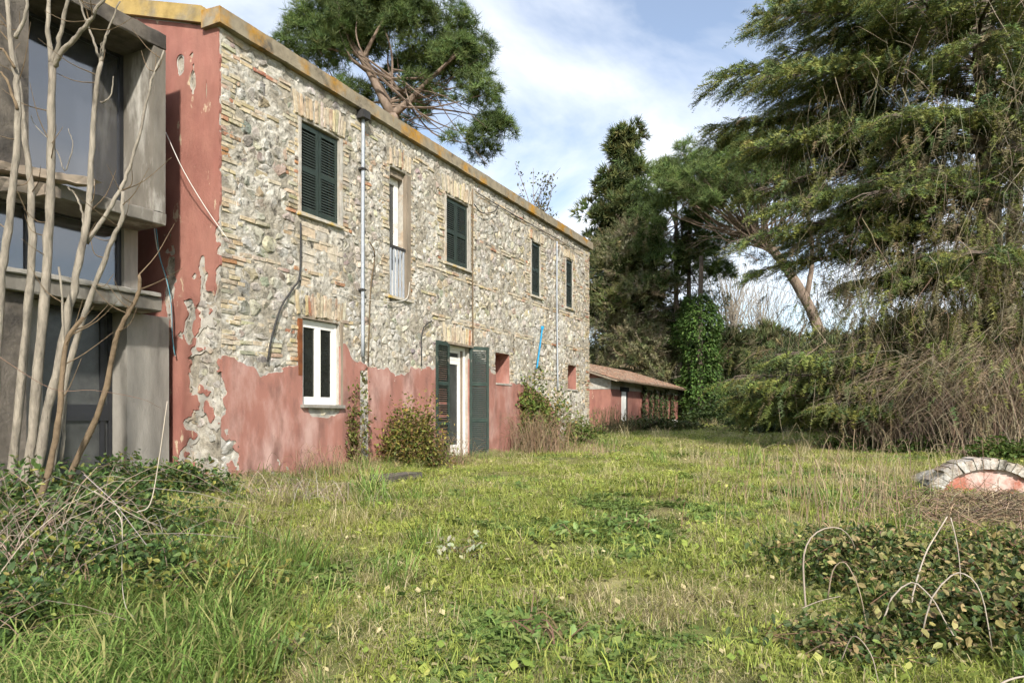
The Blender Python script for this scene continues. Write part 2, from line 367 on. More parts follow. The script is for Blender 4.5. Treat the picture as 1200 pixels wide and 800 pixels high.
def interp_px(pts):
    U = np.array([pu(x) for x, y in pts]); Zs = np.array([pz(x, y) for x, y in pts])
    return lambda u: np.interp(u, U, Zs)
edge_a = interp_px([(256, 420), (275, 421), (290, 428), (303, 440), (325, 436), (345, 424), (352, 421), (397, 408), (403, 404), (412, 421), (430, 430), (445, 433), (462, 438), (472, 440), (480, 431), (492, 430), (510, 431),
                    (523, 428), (548, 420), (570, 428), (578, 440), (595, 449), (612, 452), (628, 458), (640, 466), (648, 478), (655, 500), (660, 530)])
def hole(u, z, cx, cy, ru, rz):
    uu, zz = pl(cx, cy); return np.hypot((u - uu) / ru, (z - zz) / rz) - 1
def plaster_field(u, z):
    n = fbm2(u * 7, z * 7, 21, 4)
    f = (edge_a(u) - z) + 0.055 * n
    for k in ('gw', 'door', 'n1', 'n2'):
        a, b, c, d = OP[k]; f = np.minimum(f, np.maximum(np.maximum(a - u, u - b), np.maximum(c - z, z - d)) * 1.0 - 0.002)
    f = np.minimum(f, np.where(u > pu(655), -1, 1))
    f = np.minimum(f, 0.18 * hole(u, z, 258, 548, 0.20, 0.42) + 0.10 * n)       # spalled corner
    f = np.minimum(f, 0.18 * hole(u, z, 256, 470, 0.10, 0.25) + 0.10 * n)
    f = np.minimum(f, 0.18 * hole(u, z, 318, 566, 0.40, 0.20) + 0.06 * n)
    f = np.minimum(f, 0.18 * hole(u, z, 377, 482, 0.40, 0.10) + 0.04 * n)        # under the sill
    f = np.minimum(f, 0.18 * hole(u, z, 492, 535, 0.20, 0.35) + 0.08 * n)
    f = np.minimum(f, np.maximum(np.maximum(pu(420) - u, u - pu(430)), z - pz(425, 432) - 0.05 * n))   # strip where the downpipe ran
    return f
def on_facade(u, z, t): return np.stack([u, -t, z], 1)
sheet(plaster_field, 0.0, LEN * 0.98, -0.3, 2.6, 0.03, on_facade, 0.034, 'plaster', M['plaster'], house)
def undercoat_field(u, z):
    return np.minimum(plaster_field(u, z) + .05 + .09 * fbm2(u * 4.5, z * 4.5, 61, 4), np.where(plaster_field(u, z) < -.25, -1, 1))
def in_openings(u, z):
    return np.min([np.maximum(np.maximum(a - u, u - b), np.maximum(c - z, z - d)) - .006 for a, b, c, d in OP.values()], 0)
sheet(lambda u, z: np.minimum(undercoat_field(u, z), in_openings(u, z)), 0.0, LEN * .97, -.3, 2.7, .03, on_facade, .022, 'undercoat', M['lime'], house)
def mortar_field(u, z):
    f = np.minimum(np.minimum(u - .0, LEN - .005 - u), TOPZ - .01 - z) + 1e-4
    for k in OP:
        a, b, c, d = OP[k]; f = np.minimum(f, np.maximum(np.maximum(a - u, u - b), np.maximum(c - z, z - d)) - .004)
    return np.minimum(f, -plaster_field(u, z) + .05)
sheet(mortar_field, 0.0, LEN, -.3, TOPZ, .045, on_facade, .008, 'pointing', M['mortar'], house, lambda u, z: .003 + .012 * fbm2(u * 4, z * 4, 77, 3) + .008 * fbm2(u * 17, z * 17, 78, 2))
# mossy strip left by the lost length of downpipe, low plinth
a, b = pu(420), pu(430)
G().box(a, b, -0.012, 0.05, -0.3, pz(425, 432)).build('pipe_chase', M['moss'], house)
G().box(pu(352), pu(419), -0.075, 0.03, -0.4, 0.09).build('plinth', M['concrete_pale'], house)

# --- end wall plaster (plane u = 0, seen edge-on beside the concrete extension)
def end_field(y, z):
    n = fbm2(y * 6, z * 6, 33, 4)
    f = (TOPZ + SLOPE * y - 0.02 - z)
    def h(cy, cz, ry, rz, k=0.14): return 0.18 * (np.hypot((y - cy) / ry, (z - cz) / rz) - 1) + k * n
    f = np.minimum(f, h(0.10, 1.55, 0.42, 0.85)); f = np.minimum(f, h(0.25, 0.55, 0.36, 0.75)); f = np.minimum(f, h(-0.02, 0.3, 0.30, 0.5))
    f = np.minimum(f, h(0.55, 2.2, 0.10, 0.35)); f = np.minimum(f, h(0.30, 2.5, 0.08, 0.5)); f = np.minimum(f, h(0.0, 2.6, 0.07, 0.6))
    f = np.minimum(f, h(1.0, 3.0, 0.10, 0.5)); f = np.minimum(f, h(0.75, 5.75, 0.05, 0.12)); f = np.minimum(f, h(0.5, 5.6, 0.05, 0.2)); f = np.minimum(f, h(0.24, 5.3, 0.02, 0.16, .03))
    f = np.minimum(f, y + 0.012 + 0.02 * n)
    return f
def on_end(y, z, t): return np.stack([-t, y, z], 1)
sheet(lambda y, z: np.minimum(end_field(y, z) + .05 + .08 * fbm2(y * 5, z * 5, 62, 4), y + .01), -0.03, 2.0, -0.3, 6.7, 0.03, on_end, 0.018, 'end_undercoat', M['lime'], house)
sheet(lambda y, z: end_field(y, z), -0.03, 2.0, -0.3, 6.75, 0.03, on_end, 0.032, 'end_plaster', M['plaster_end'], house)

# --- stones and bricks
CREAM = [(0.47, 0.425, 0.335), (0.43, 0.38, 0.29), (0.50, 0.47, 0.395), (0.36, 0.33, 0.275), (0.29, 0.27, 0.23), (0.48, 0.455, 0.395), (0.37, 0.31, 0.22)]
GREYS = [(0.26, 0.24, 0.20), (0.31, 0.285, 0.24), (0.20, 0.187, 0.16), (0.34, 0.315, 0.26), (0.30, 0.255, 0.185), (0.24, 0.225, 0.18)]
BRK = [(0.44, 0.36, 0.235), (0.41, 0.335, 0.225), (0.47, 0.40, 0.285), (0.35, 0.29, 0.20), (0.42, 0.36, 0.27), (0.37, 0.275, 0.19), (0.35, 0.18, 0.11), (0.29, 0.255, 0.205), (0.42, 0.38, 0.30), (0.46, 0.375, 0.245), (.41,.345,.24), (.36,.31,.23)]
bricks = []   # (u, z, w, h, proud, colour, roll)
zones = []    # rectangles that rubble keeps out of
def clear_of_openings(u0, u1, z0, z1, pad=0.0):
    return not any(u1 > o[0] - pad and u0 < o[1] + pad and z1 > o[2] - pad and z0 < o[3] + pad for o in OP.values())
def coursed(u0, u1, z0, z1, tooth=0.10, bw=0.26, pitch=0.068, side=1):
    z = z0; row = 0
    while z < z1:
        a, b = u0, u1
        ext = tooth if row % 4 < 2 else 0
        if side >= 0: b += ext * rng.uniform(.4, 1.2)
        if side <= 0 and u0 > 0.05: a -= ext * rng.uniform(.4, 1.2)
        u = a
        while u < b - 0.04:
            w = min(bw * rng.choice([1, 1, .5, .75]) * rng.uniform(.9, 1.08), b - u)
            bricks.append((u + w / 2, z + pitch / 2, w - 0.014, pitch - 0.015, rng.uniform(0.006, 0.032), None, rng.normal(0, .02)))
            u += w
        z += pitch * rng.uniform(.96, 1.04); row += 1
    zones.append((u0 - (0.02 if u0 > .05 else 0), u1 + 0.02, z0, z1))
def soldier(u0, u1, z0, h):
    u = u0
    while u < u1 - 0.03:
        w = 0.066 * rng.uniform(.9, 1.12); hh = h * rng.uniform(.78, 1.08)
        bricks.append((u + w / 2, z0 + hh / 2 + rng.uniform(0, .015), w - 0.016, hh - .01, rng.uniform(0.01, 0.05), None, (u + w / 2 - (u0 + u1) / 2) * 0.22 + rng.normal(0, .02)))
        u += w
    zones.append((u0, u1, z0, z0 + h))
PZ = lambda u: edge_a(u)
coursed(0.0, 0.24, 1.35, TOPZ - 0.05, tooth=0.16)
coursed(LEN - 0.36, LEN - 0.0, 0.0, TOPZ - 0.05, tooth=0.14, side=-1)
for k, jw in (('w1', .24), ('bal', .20), ('w2', .22), ('w3', .26), ('w4', .26), ('gw', .24), ('door', .0), ('n1', .16), ('n2', .2)):
    a, b, c, d = OP[k]
    if jw:
        lo = c - 0.05 if k != 'gw' else 1.62
        coursed(a - jw, a - 0.015, lo, d + 0.02, side=-1, bw=.22); coursed(b + 0.015, b + jw, lo, d + 0.02, side=1, bw=.22)
    if k not in ('n1', 'n2'): soldier(a - 0.14, b + 0.14, d + 0.02, 0.40 if k in ('w1', 'bal', 'w2', 'gw', 'door') else 0.26)
# levelling courses of brick through the rubble
def band(u0, u1, z, rows=2):
    for r in range(rows):
        u = u0
        while u < u1:
            w = rng.uniform(.2, .29)
            zz = z + r * 0.07 + rng.normal(0, .004)
            if rng.random() < .86 and clear_of_openings(u, u + w, zz, zz + .06, .02) and not any(u + w > q[0] and u < q[1] and zz + .05 > q[2] and zz < q[3] for q in zones[:nz0]) and not (zz < edge_a(u) + 0.04 and u < pu(655)):
                bricks.append((u + w / 2, zz + .034, w - .015, .053, rng.uniform(.008, .035), None, rng.normal(0, .02)))
            u += w
    zones.append((u0, u1, z, z + rows * 0.07))
nz0 = len(zones)
for z, u0, u1, r in ((5.12, .3, 2.3, 2), (4.28, .3, 2.3, 2), (3.62, .3, 2.3, 1), (3.05, .3, 2.2, 2), (2.12, .3, 1.75, 3), (1.78, .3, 1.7, 3), (5.75, .3, LEN - .4, 2), (4.72, 6.9, LEN - .4, 2), (3.78, 4.2, LEN - .4, 2), (2.85, 5.0, LEN - .4, 2),
                     (3.30, 2.9, 4.9, 1), (1.9, 9.6, LEN - .4, 2), (1.0, 10.6, LEN - .4, 2), (4.9, 2.9, 5.0, 1)):
    band(u0, u1, z, r)

# the walled-up panel under the first upper window
PAN = (pu(352), pu(401), pz(375, 372) + .42, OP['w1'][2] - .10)
zones.append(PAN)
lime_g = G()
z = PAN[2]
while z < PAN[3] - .05:
    hh = rng.uniform(.10, .16); u = PAN[0]
    while u < PAN[1] - .02:
        w = min(rng.uniform(.2, .4), PAN[1] - u)
        c = np.array([(.46, .42, .36), (.50, .40, .29), (.42, .39, .34), (.48, .42, .34)][rng.integers(4)])
        lime_g.box(u + .006, u + w - .006, -rng.uniform(.008, .02), .02, z + .005, z + hh - .005, c, .004); u += w
    z += hh
lime_g.build('patched_panel', M['brick'], house, kind='stuff')

def clip(poly, nx, ny, d):
    out = []; n = len(poly)
    for i in range(n):
        p, q = poly[i], poly[(i + 1) % n]; a = p[0] * nx + p[1] * ny - d; b = q[0] * nx + q[1] * ny - d
        if a <= 0: out.append(p)
        if (a < 0) != (b < 0) and a != b:
            t = a / (a - b); out.append((p[0] + t * (q[0] - p[0]), p[1] + t * (q[1] - p[1])))
    return out

def rubble_points():
    """dart throwing with a spacing that suits the part of the wall"""
    cell = .09; grid = {}; pts = []
    cand = np.stack([rng.uniform(0, LEN, 34000), rng.uniform(0, TOPZ, 34000)], 1)
    for u, z in cand:
        big = 0.205 if u < 2.4 else (0.135 if u < 7 else 0.165)
        r = big * (0.55 + 0.75 * abs(rect_noise(u, z, 4, 2.2)) + .35 * rng.random())
        gi, gj = int(u / cell), int(z / cell); ok = True
        for i in range(gi - 3, gi + 4):
            for j in range(gj - 3, gj + 4):
                for q in grid.get((i, j), ()):
                    if (q[0] - u) ** 2 + ((q[1] - z) * 1.3) ** 2 < (0.5 * (r + q[2])) ** 2: ok = False; break
                if not ok: break
            if not ok: break
        if ok: grid.setdefault((gi, gj), []).append((u, z, r)); pts.append((u, z, r))
    return np.array(pts)
RP = rubble_points()
ALLZ = zones + [(o[0] - .02, o[1] + .02, o[2] - .02, o[3] + .02) for o in OP.values()]
stones = []
pf = plaster_field(RP[:, 0], RP[:, 1])
for i, (u, z, r) in enumerate(RP):
    if any(q[0] < u < q[1] and q[2] < z < q[3] for q in ALLZ): continue
    if pf[i] > 0.06: continue
    d = np.hypot(RP[:, 0] - u, RP[:, 1] - z); nb = np.argsort(d)[1:14]
    poly = [(u - .3, z - .3), (u + .3, z - .3), (u + .3, z + .3), (u - .3, z + .3)]
    for j in nb:
        nx, ny = RP[j, 0] - u, RP[j, 1] - z; L_ = math.hypot(nx, ny)
        mid = (L_ / 2 + (r - RP[j, 2]) * .12)
        poly = clip(poly, nx / L_, ny / L_, (u * nx + z * ny) / L_ + mid - 0.005)
        if len(poly) < 3: break
    for q in ALLZ + [(-9, 0.0, -9, 9), (LEN, 99, -9, 9), (-9, 99, TOPZ - .03, 99)]:
        if len(poly) < 3: break
        if q[0] - .4 < u < q[1] + .4 and q[2] - .4 < z < q[3] + .4:
            ds = [(q[0] - u, 1, 0, q[0]), (u - q[1], -1, 0, -q[1]), (q[2] - z, 0, 1, q[2]), (z - q[3], 0, -1, -q[3])]
            b = max(ds, key=lambda t: t[0]); poly = clip(poly, b[1], b[2], b[3] - .006)
    if len(poly) < 3: continue
    P = np.array(poly); c = P.mean(0); P = P - c
    A = 0.5 * abs(np.sum(P[:, 0] * np.roll(P[:, 1], -1) - np.roll(P[:, 0], -1) * P[:, 1]))
    if A < 0.0025: continue
    # round the corners, roughen
    Q = []
    for k in range(len(P)):
        a, b = P[k], P[(k + 1) % len(P)]; Q += [a * .76 + b * .24, a * .24 + b * .76]
    Q = np.array(Q); keep = [0]
    for k in range(1, len(Q)):
        if np.hypot(*(Q[k] - Q[keep[-1]])) > 0.02: keep.append(k)
    Q = Q[keep]
    if len(Q) < 4: continue
    Q = Q * rng.uniform(.93, 1.03, (len(Q), 1)); Q += rng.normal(0, .004, Q.shape)
    stones.append((c[0], c[1], Q, A))

def stone_geo(Q, A):
    n = len(Q); h = min(0.036, 0.010 + 0.085 * math.sqrt(A) * rng.uniform(.0, 1.3)); tx, tz = rng.normal(0, .10, 2)
    V = [(q[0], 0.02, q[1]) for q in Q] + [(q[0] * .97, -h * .45, q[1] * .97) for q in Q]
    for q in Q:
        s = rng.uniform(.5, .9); V.append((q[0] * s, -h * rng.uniform(.8, 1.1) + q[0] * tx + q[1] * tz, q[1] * s))
    V.append((rng.normal(0, .01), -h * rng.uniform(.85, 1.2), rng.normal(0, .01)))
    F = []
    for k in range(n):
        m = (k + 1) % n
        F += [(k, m, n + m, n + k), (n + k, n + m, 2 * n + m, 2 * n + k), (2 * n + k, 2 * n + m, 3 * n)]
    return V, F
def pick(pal, s=.06):
    c = np.array(pal[rng.integers(len(pal))]); return np.clip(c * (1 + rng.normal(0, s)) + rng.normal(0, .012, 3), .02, .75)
def apparent(u, area): D = C0[1] + EU[1] * u; return area / D ** 3
order = sorted(range(len(stones)), key=lambda i: -apparent(stones[i][0], stones[i][3]))
rest = G()
for rank, i in enumerate(order):
    u, z, Q, A = stones[i]; V, F = stone_geo(Q, A)
    grey = u < 2.6 or rect_noise(u, z, 8, .7) > .15
    c = pick(GREYS if (grey and rng.random() < (.75 if u < 2.6 else .4)) else CREAM)
    if u > 2.6: c = c * np.array((1.08, 1.075, 1.06))
    if rank < 300: G().add(V, F, c).build('stone', M['stone'], house, (u, 0, z))
    else: rest.add(np.array(V) + (u, 0, z), F, c)
rest.build('rubble', M['stone'], house, kind='stuff')

def brick_geo(w, h, p, roll):
    a = w / 2; b = h / 2; V = []
    for s, y in ((1, .02), (.99, -p * .7), (.93, -p)):
        for sx, sz in ((-1, -1), (1, -1), (1, 1), (-1, 1)):
            V.append((sx * (a * s) + rng.normal(0, .003), y + rng.normal(0, .0025) * (y < 0), sz * (b * (s if s == 1 else s - .05)) + rng.normal(0, .003)))
    V = np.array(V); c, s_ = math.cos(roll), math.sin(roll)
    V = np.stack([V[:, 0] * c + V[:, 2] * s_, V[:, 1], -V[:, 0] * s_ + V[:, 2] * c], 1)
    F = [(k, (k + 1) % 4, 4 + (k + 1) % 4, 4 + k) for k in range(4)] + [(4 + k, 4 + (k + 1) % 4, 8 + (k + 1) % 4, 8 + k) for k in range(4)] + [(8, 9, 10, 11)]
    return V, F
bricks = [b for b in bricks if not (plaster_field(np.array([b[0]]), np.array([b[1]]))[0] > .03) and b[1] < TOPZ - .03]
bricks.sort(key=lambda b: -apparent(b[0], b[2] * b[3]))
rest = G()
for rank, (u, z, w, h, p, _, roll) in enumerate(bricks):
    if w < .03 or rng.random() < .04: continue
    V, F = brick_geo(w, h, p, roll); c = pick(BRK)
    if u > 3 and rng.random() < .4: c = c * .55 + np.array((.50, .45, .35)) * .45
    if rank < 300: G().add(V, F, c).build('brick', M['brick'], house, (u, 0, z))
    else: rest.add(V + (u, 0, z), F, c)
rest.build('brickwork', M['brick'], house, kind='stuff')
# stones showing where the end wall has lost its plaster
rest = G()
for k in range(70):
    y, z = rng.uniform(.05, .8), rng.uniform(-.1, 3.0)
    if end_field(np.array([y]), np.array([z]))[0] < -0.02:
        n = 8; a = np.sort(rng.uniform(0, 2 * math.pi, n)); s = rng.uniform(.05, .1); Q = np.stack([np.cos(a) * s * 1.3, np.sin(a) * s], 1)
        V, F = stone_geo(Q, .015); V = np.array(V); rest.add(np.stack([V[:, 1] * .7, y - V[:, 0], z + V[:, 2]], 1), F, pick(GREYS))
rest.build('end_wall_rubble', M['stone'], house, kind='stuff')

# --- roof: coping along the eave and up the gable, tiled slopes behind
g = G(); nseg = 40
for i in range(nseg):
    a, b = LEN * i / nseg - (.10 if i == 0 else 0), LEN * (i + 1) / nseg + (.08 if i == nseg - 1 else 0)
    g.add([(x, y, zz + rng.normal(0, .004)) for x in (a, b) for (y, zz) in ((-.11, TOPZ), (-.11, TOPZ + .215), (.25, TOPZ + .24), (.25, TOPZ))], [(0, 1, 5, 4), (1, 2, 6, 5), (3, 0, 4, 7), (2, 3, 7, 6)] + ([(0, 3, 2, 1)] if i == 0 else []) + ([(4, 5, 6, 7)] if i == nseg - 1 else []))
g.build('coping', M['coping'], house)
def verge(x0, x1, parent):
    g = G()
    for y0, y1, s0, s1 in ((.252, DEPTH / 2, .25, DEPTH / 2), (DEPTH / 2, DEPTH + .1, DEPTH / 2, -.1)):
        z0 = TOPZ + SLOPE * min(y0, DEPTH - y0); z1 = TOPZ + SLOPE * min(y1, DEPTH - y1)
        g.add([(x0, y0, z0), (x1, y0, z0), (x1, y1, z1), (x0, y1, z1), (x0, y0, z0 + .225), (x1, y0, z0 + .225), (x1, y1, z1 + .225), (x0, y1, z1 + .225)],
              [(0, 3, 2, 1), (4, 5, 6, 7), (0, 1, 5, 4), (1, 2, 6, 5), (2, 3, 7, 6), (3, 0, 4, 7)])
    # the turned corner over the eave
    return g.build('verge_coping', M['coping_end'], parent)
verge(-.10, .25, house); verge(LEN - .2, LEN + .08, house)
g = G()
h = TOPZ + .1 + SLOPE * DEPTH / 2
g.add([(.2, .2, TOPZ + .12), (LEN - .2, .2, TOPZ + .12), (LEN - .2, DEPTH / 2, h), (.2, DEPTH / 2, h), (.2, DEPTH, TOPZ + .1), (LEN - .2, DEPTH, TOPZ + .1)], [(0, 1, 2, 3), (3, 2, 5, 4)], (.36, .17, .1))
g.build('roof', M['tile'], house)

# --- shutters: stiles and rails as one leaf, each louvre slat a sub-part
def leaf_shutter(w, h, panels, material, slat_mat, hinge, ang, flip=1, thick=.035, worn=False):
    """leaf hanging at hinge=(u, y, z), running along +x local * flip, turned by ang about z"""
    g = G(); st = .055; rail = .075
    g.box(0, st, 0, thick, 0, h).box(w - st, w, 0, thick, 0, h)
    hs = (h - rail) / panels
    for i in range(panels + 1): g.box(st, w - st, .003, thick - .003, i * hs, i * hs + rail * (1.3 if i == 0 else 1))
    for zz in (.12, h - .15): g.box(-.012, .02, -.012, .0, zz, zz + .05)
    o = g.build('shutter', material, house, hinge)
    o.rotation_euler = (0, 0, ang)
    sg = G(); sg.add([(st, .004, 0), (w - st, .004, 0), (w - st, thick - .004, .026), (st, thick - .004, .026),
                      (st, .004, .009), (w - st, .004, .009), (w - st, thick - .004, .035), (st, thick - .004, .035)],
                     [(0, 1, 2, 3), (7, 6, 5, 4), (0, 4, 5, 1), (1, 5, 6, 2), (2, 6, 7, 3), (3, 7, 4, 0)])
    me = sg.mesh('slat')
    pitch = .043
    for i in range(panels):
        z = i * hs + rail * (1.3 if i == 0 else 1) + .004
        while z < (i + 1) * hs - .03:
            if not (worn and rng.random() < .03):
                s = link('slat', me, slat_mat, o, (0, 0, z)); s.rotation_euler = (rng.normal(0, .02), 0, 0)
            z += pitch
    return o
def sill(k, ov=.06, th=.05, out=.07, material='sill'):
    a, b, c, d = OP[k]; G().box(a - ov, b + ov, -out, .06, c - th, c - .002, jit=.003).build('sill', M[material], house)
for k in ('w1', 'w2'):
    a, b, c, d = OP[k]; w = (b - a) / 2 - .012
    leaf_shutter(w, d - c - .04, 2, M['shutter'], M['slat'], (a + .008, .025, c + .012), 0)
    leaf_shutter(w, d - c - .04, 2, M['shutter'], M['slat'], (a + w + .016, .025, c + .012), 0)
    G().box(a - .05, a - .004, -.045, .02, c, d).build('trim', M['lime'], house)
    G().box(b + .004, b + .05, -.045, .02, c, d).build('trim', M['lime'], house)
    sill(k)
for k in ('w3', 'w4'):
    a, b, c, d = OP[k]
    leaf_shutter(b - a - .02, d - c - .03, 2, M['shutter'], M['slat'], (a + .01, .02, c + .01), 0); sill(k)
    G().box(a - .05, a - .004, -.035, .02, c, d).build('trim', M['lime'], house)

def casement(u0, u1, z0, z1, y, fw, glass, frame, name='casement', rail=None):
    g = G(); g.box(u0, u0 + fw, y, y + .05, z0, z1).box(u1 - fw, u1, y, y + .05, z0, z1)
    g.box(u0 + fw, u1 - fw, y + .002, y + .048, z1 - fw, z1).box(u0 + fw, u1 - fw, y + .002, y + .048, z0, z0 + (rail or fw))
    o = g.build(name, frame, house)
    G().add([(u0 + fw, y + .025, z0 + (rail or fw)), (u1 - fw, y + .025, z0 + (rail or fw)), (u1 - fw, y + .025, z1 - fw), (u0 + fw, y + .025, z1 - fw)], [(0, 1, 2, 3)]).build('pane', glass, o)
    return o
# ground floor window: white two-leaf casement, stone sill
a, b, c, d = OP['gw']; m = (a + b) / 2
G().box(a + .002, a + .045, .05, .11, c, d - .06).box(b - .045, b - .002, .05, .11, c, d - .06).box(a + .002, b - .002, .052, .108, d - .06, d - .004).build('window_frame', M['white'], house)
casement(a + .047, m - .002, c + .002, d - .062, .06, .06, M['glass'], M['white'], rail=.12); casement(m + .002, b - .047, c + .002, d - .062, .06, .06, M['glass'], M['white'], rail=.12)
G().box(a, b, -.012, .16, d, d + .07).build('lintel', M['wood'], house)
sill('gw', .05, .05, .10, 'concrete_pale')
G().box(a - .09, a - .01, -.04, .04, 1.55, d - .02).build('rusty_jamb', mat('rust', (.16, .055, .02), .9, var=.5, vscale=9, bump=.5), house)
G().box(b + .005, b + .06, -.04, .04, c, d + .02).build('wood_jamb', M['wood'], house)
# narrow balcony window upstairs: white door leaf, grey jamb, baluster rail
a, b, c, d = OP['bal']
casement(a + .03, b - .03, c + .02, d - .12, .15, .11, M['glass_dust'], M['white'], 'balcony_door', rail=.5)
G().box(a + .002, a + .03, .02, .20, c, d).box(a + .03, b - .03, .05, .20, d - .12, d - .01).build('window_frame', M['wood'], house)
G().box(b - .002, b + .13, -.035, .05, c - .05, d - .02).build('wood_jamb', M['wood'], house)
G().box(a - .06, b + .12, -.06, .2, c - .05, c - .002).build('sill', M['sill'], house)
zr = pz(465, 292); rl = G().box(a, b - .004, -.012, .028, zr, zr + .05).build('railing', M['cable'], house)
me = G().box(-.016, .016, -.008, .016, 0, zr - c).mesh('baluster')
for i in range(5): link('baluster', me, M['pipe'], rl, (a + .05 + (b - a - .1) * i / 4, 0.004, c))
# french door with its louvred shutters standing open
a, b, c, d = OP['door']
G().box(a + .002, a + .07, .06, .14, c, d - .08).box(b - .09, b - .002, .06, .14, c, d - .08).box(a + .002, b - .002, .062, .138, d - .08, d - .004).build('door_frame', M['white'], house)
dm = casement(a + .075, a + .075 + (b - a) * .72, c + .03, d - .30, .09, .085, M['glass_dust'], M['white'], 'french_door', rail=.24)
G().box(a + .16, a + .20, .075, .09, 1.02, 1.14).build('door_handle', M['dark_metal'], dm)
casement(a + .075, a + .075 + (b - a) * .72, d - .295, d - .085, .09, .06, M['glass_dust'], M['white'], 'fanlight')
G().box(a + .08 + (b - a) * .72, b - .095, .07, .13, c, d - .085).build('door_post', M['wood'], house)
G().box(a - .06, b + .10, -.10, .20, d - .002, d + .045, jit=.004).build('lintel', M['wood'], house)
G().box(a - .10, b + .10, -.16, .22, -.12, c - .002).build('door_step', M['concrete_pale'], house)
sh = d - .01
leaf_shutter(.47, sh + .10, 3, M['shutter_old'], M['slat'], (a - .005, -.055, -.06), math.pi, worn=True)
leaf_shutter(.47, sh + .02, 3, M['shutter_old'], M['slat'], (b + .01, -.05, .02), -R(33), worn=True)
# niches' sills
for k in ('n1', 'n2'): sill(k, .03, .04, .05, 'lime')

# --- pipes, cables on the facade
def wall_line(name, pts, r, material, yy=-.07, sides=6):
    P = smooth_path([(pl(x, y)[0], yy, pl(x, y)[1]) for x, y in pts], 4 * len(pts)); V, F = tube(P, r, sides)
    return G().add(V, F).build(name, material, house, smooth=True)
wall_line('downpipe', [(421.5, 137), (421, 270), (421, 418)], .030, M['pipe'], -.075, 8)
g = G().box(pu(421) - .09, pu(421) + .09, -.17, -.02, pz(421, 141), pz(421, 132)); g.build('gutter_hopper', M['cable'], house)
for yy in (200, 341): G().box(pu(421) - .05, pu(421) + .05, -.115, -.0, pz(421, yy), pz(421, yy) + .03).build('pipe_bracket', M['cable'], house)
wall_line('conduit', [(650, 283), (650, 360), (651, 458)], .022, M['pipe'], -.07)
wall_line('conduit', [(551, 222), (551, 310), (551.5, 408)], .016, M['brown_bark'], -.06)
wall_line('cable', [(349, 262), (348, 322), (340, 338), (326, 360), (315, 395), (310, 424)], .014, M['cable'], -.06)
wall_line('cable', [(503, 376), (492, 388), (491, 428)], .012, M['cable'], -.06)
wall_line('cable', [(551, 240), (560, 250), (574, 249), (580, 241)], .012, M['cable'], -.10)
wall_line('cable', [(555, 225), (600, 252), (640, 274), (672, 292)], .010, M['cable'], -.05)
wall_line('cable', [(386, 338), (430, 352), (470, 352), (476, 331)], .006, M['pale_cable'], -.08, 4)
wall_line('dead_creeper', [(430, 284), (436, 300), (431, 340), (428, 425)], .012, M['brown_bark'], -.06)
wall_line('dead_creeper', [(640, 160 + 60), (572, 225), (570, 215)], .002, M['brown_bark'], -.06) if False else None
# blue pipe leaning in the vines
V, F = tube([(pl(631.5, 385)[0], -.10, pl(631.5, 385)[1]), (pl(620, 432)[0], -.22, pl(620, 432)[1])], .021, 6)
o = G().add(V, F).add(*tube([(pl(631.5, 385)[0], -.10, pl(631.5, 385)[1] - .02), (pl(631.5, 385)[0], -.10, pl(631.5, 385)[1] + .06)], .045, 6)).build('blue_pipe', M['blue'], None, smooth=False)
o.location = house.location; o.rotation_euler = house.rotation_euler
tag(o, 'bright blue plastic pipe slanting against the stone wall above the climbing vine', 'pipe')

# ------------------------------------------------------------------ the concrete extension at the left
ext = thing('concrete_extension', 'raw concrete extension with deep framed windows at the left edge', 'building', (C0[0], C0[1], 0), ROT)
YF = 0.40; YW = 1.02; UR = pl(194.5, 486, YF)[0]
def cbox(name, x0, x1, y0, y1, z0, z1, m, par=ext, bev=.012):
    """box with chipped edges: ring subdivided along its length"""
    g = G(); n = max(2, int((x1 - x0) / .12)); xs = np.linspace(x0, x1, n + 1)
    ring = [(y0, z0 + bev), (y0, z1 - bev), (y0 + bev, z1), (y1, z1), (y1, z0), (y0 + bev, z0)]
    V = []
    for x in xs:
        j = rng.normal(0, .004, (6, 2)); j[3:5] = 0
        V += [(x, p[0] + a[0], p[1] + a[1]) for p, a in zip(ring, j)]
    F = [(i * 6 + k, i * 6 + (k + 1) % 6, i * 6 + 6 + (k + 1) % 6, i * 6 + 6 + k)[::-1] for i in range(n) for k in range(6)] + [tuple(range(6)), tuple(range(n * 6, n * 6 + 6))[::-1]]
    return G().add(V, F).build(name, m, par)
ul, ur = pl(34, 486, YF)[0], pl(181, 486, YF)[0]
zb0, zb1 = pl(194, 265, YF)[1], pl(147, 237, YF)[1]; zt0, zt1 = pl(181, 53, YF)[1], pl(194, 44, YF)[1] + .03
cbox('top_slab', -4.6, UR, YF, 3.6, zt0, zt1, M['concrete_dark'])
cbox('floor_slab', -4.6, UR, YF, 3.0, zb0, zb1, M['concrete'])
cbox('jamb', ur, UR - .002, YF + .004, 2.0, zb1 - .004, zt0 + .004, M['concrete'])
cbox('jamb', ul - 1.8, ul, YF + .004, 2.0, zb1 - .004, zt0 + .004, M['concrete_dark'])
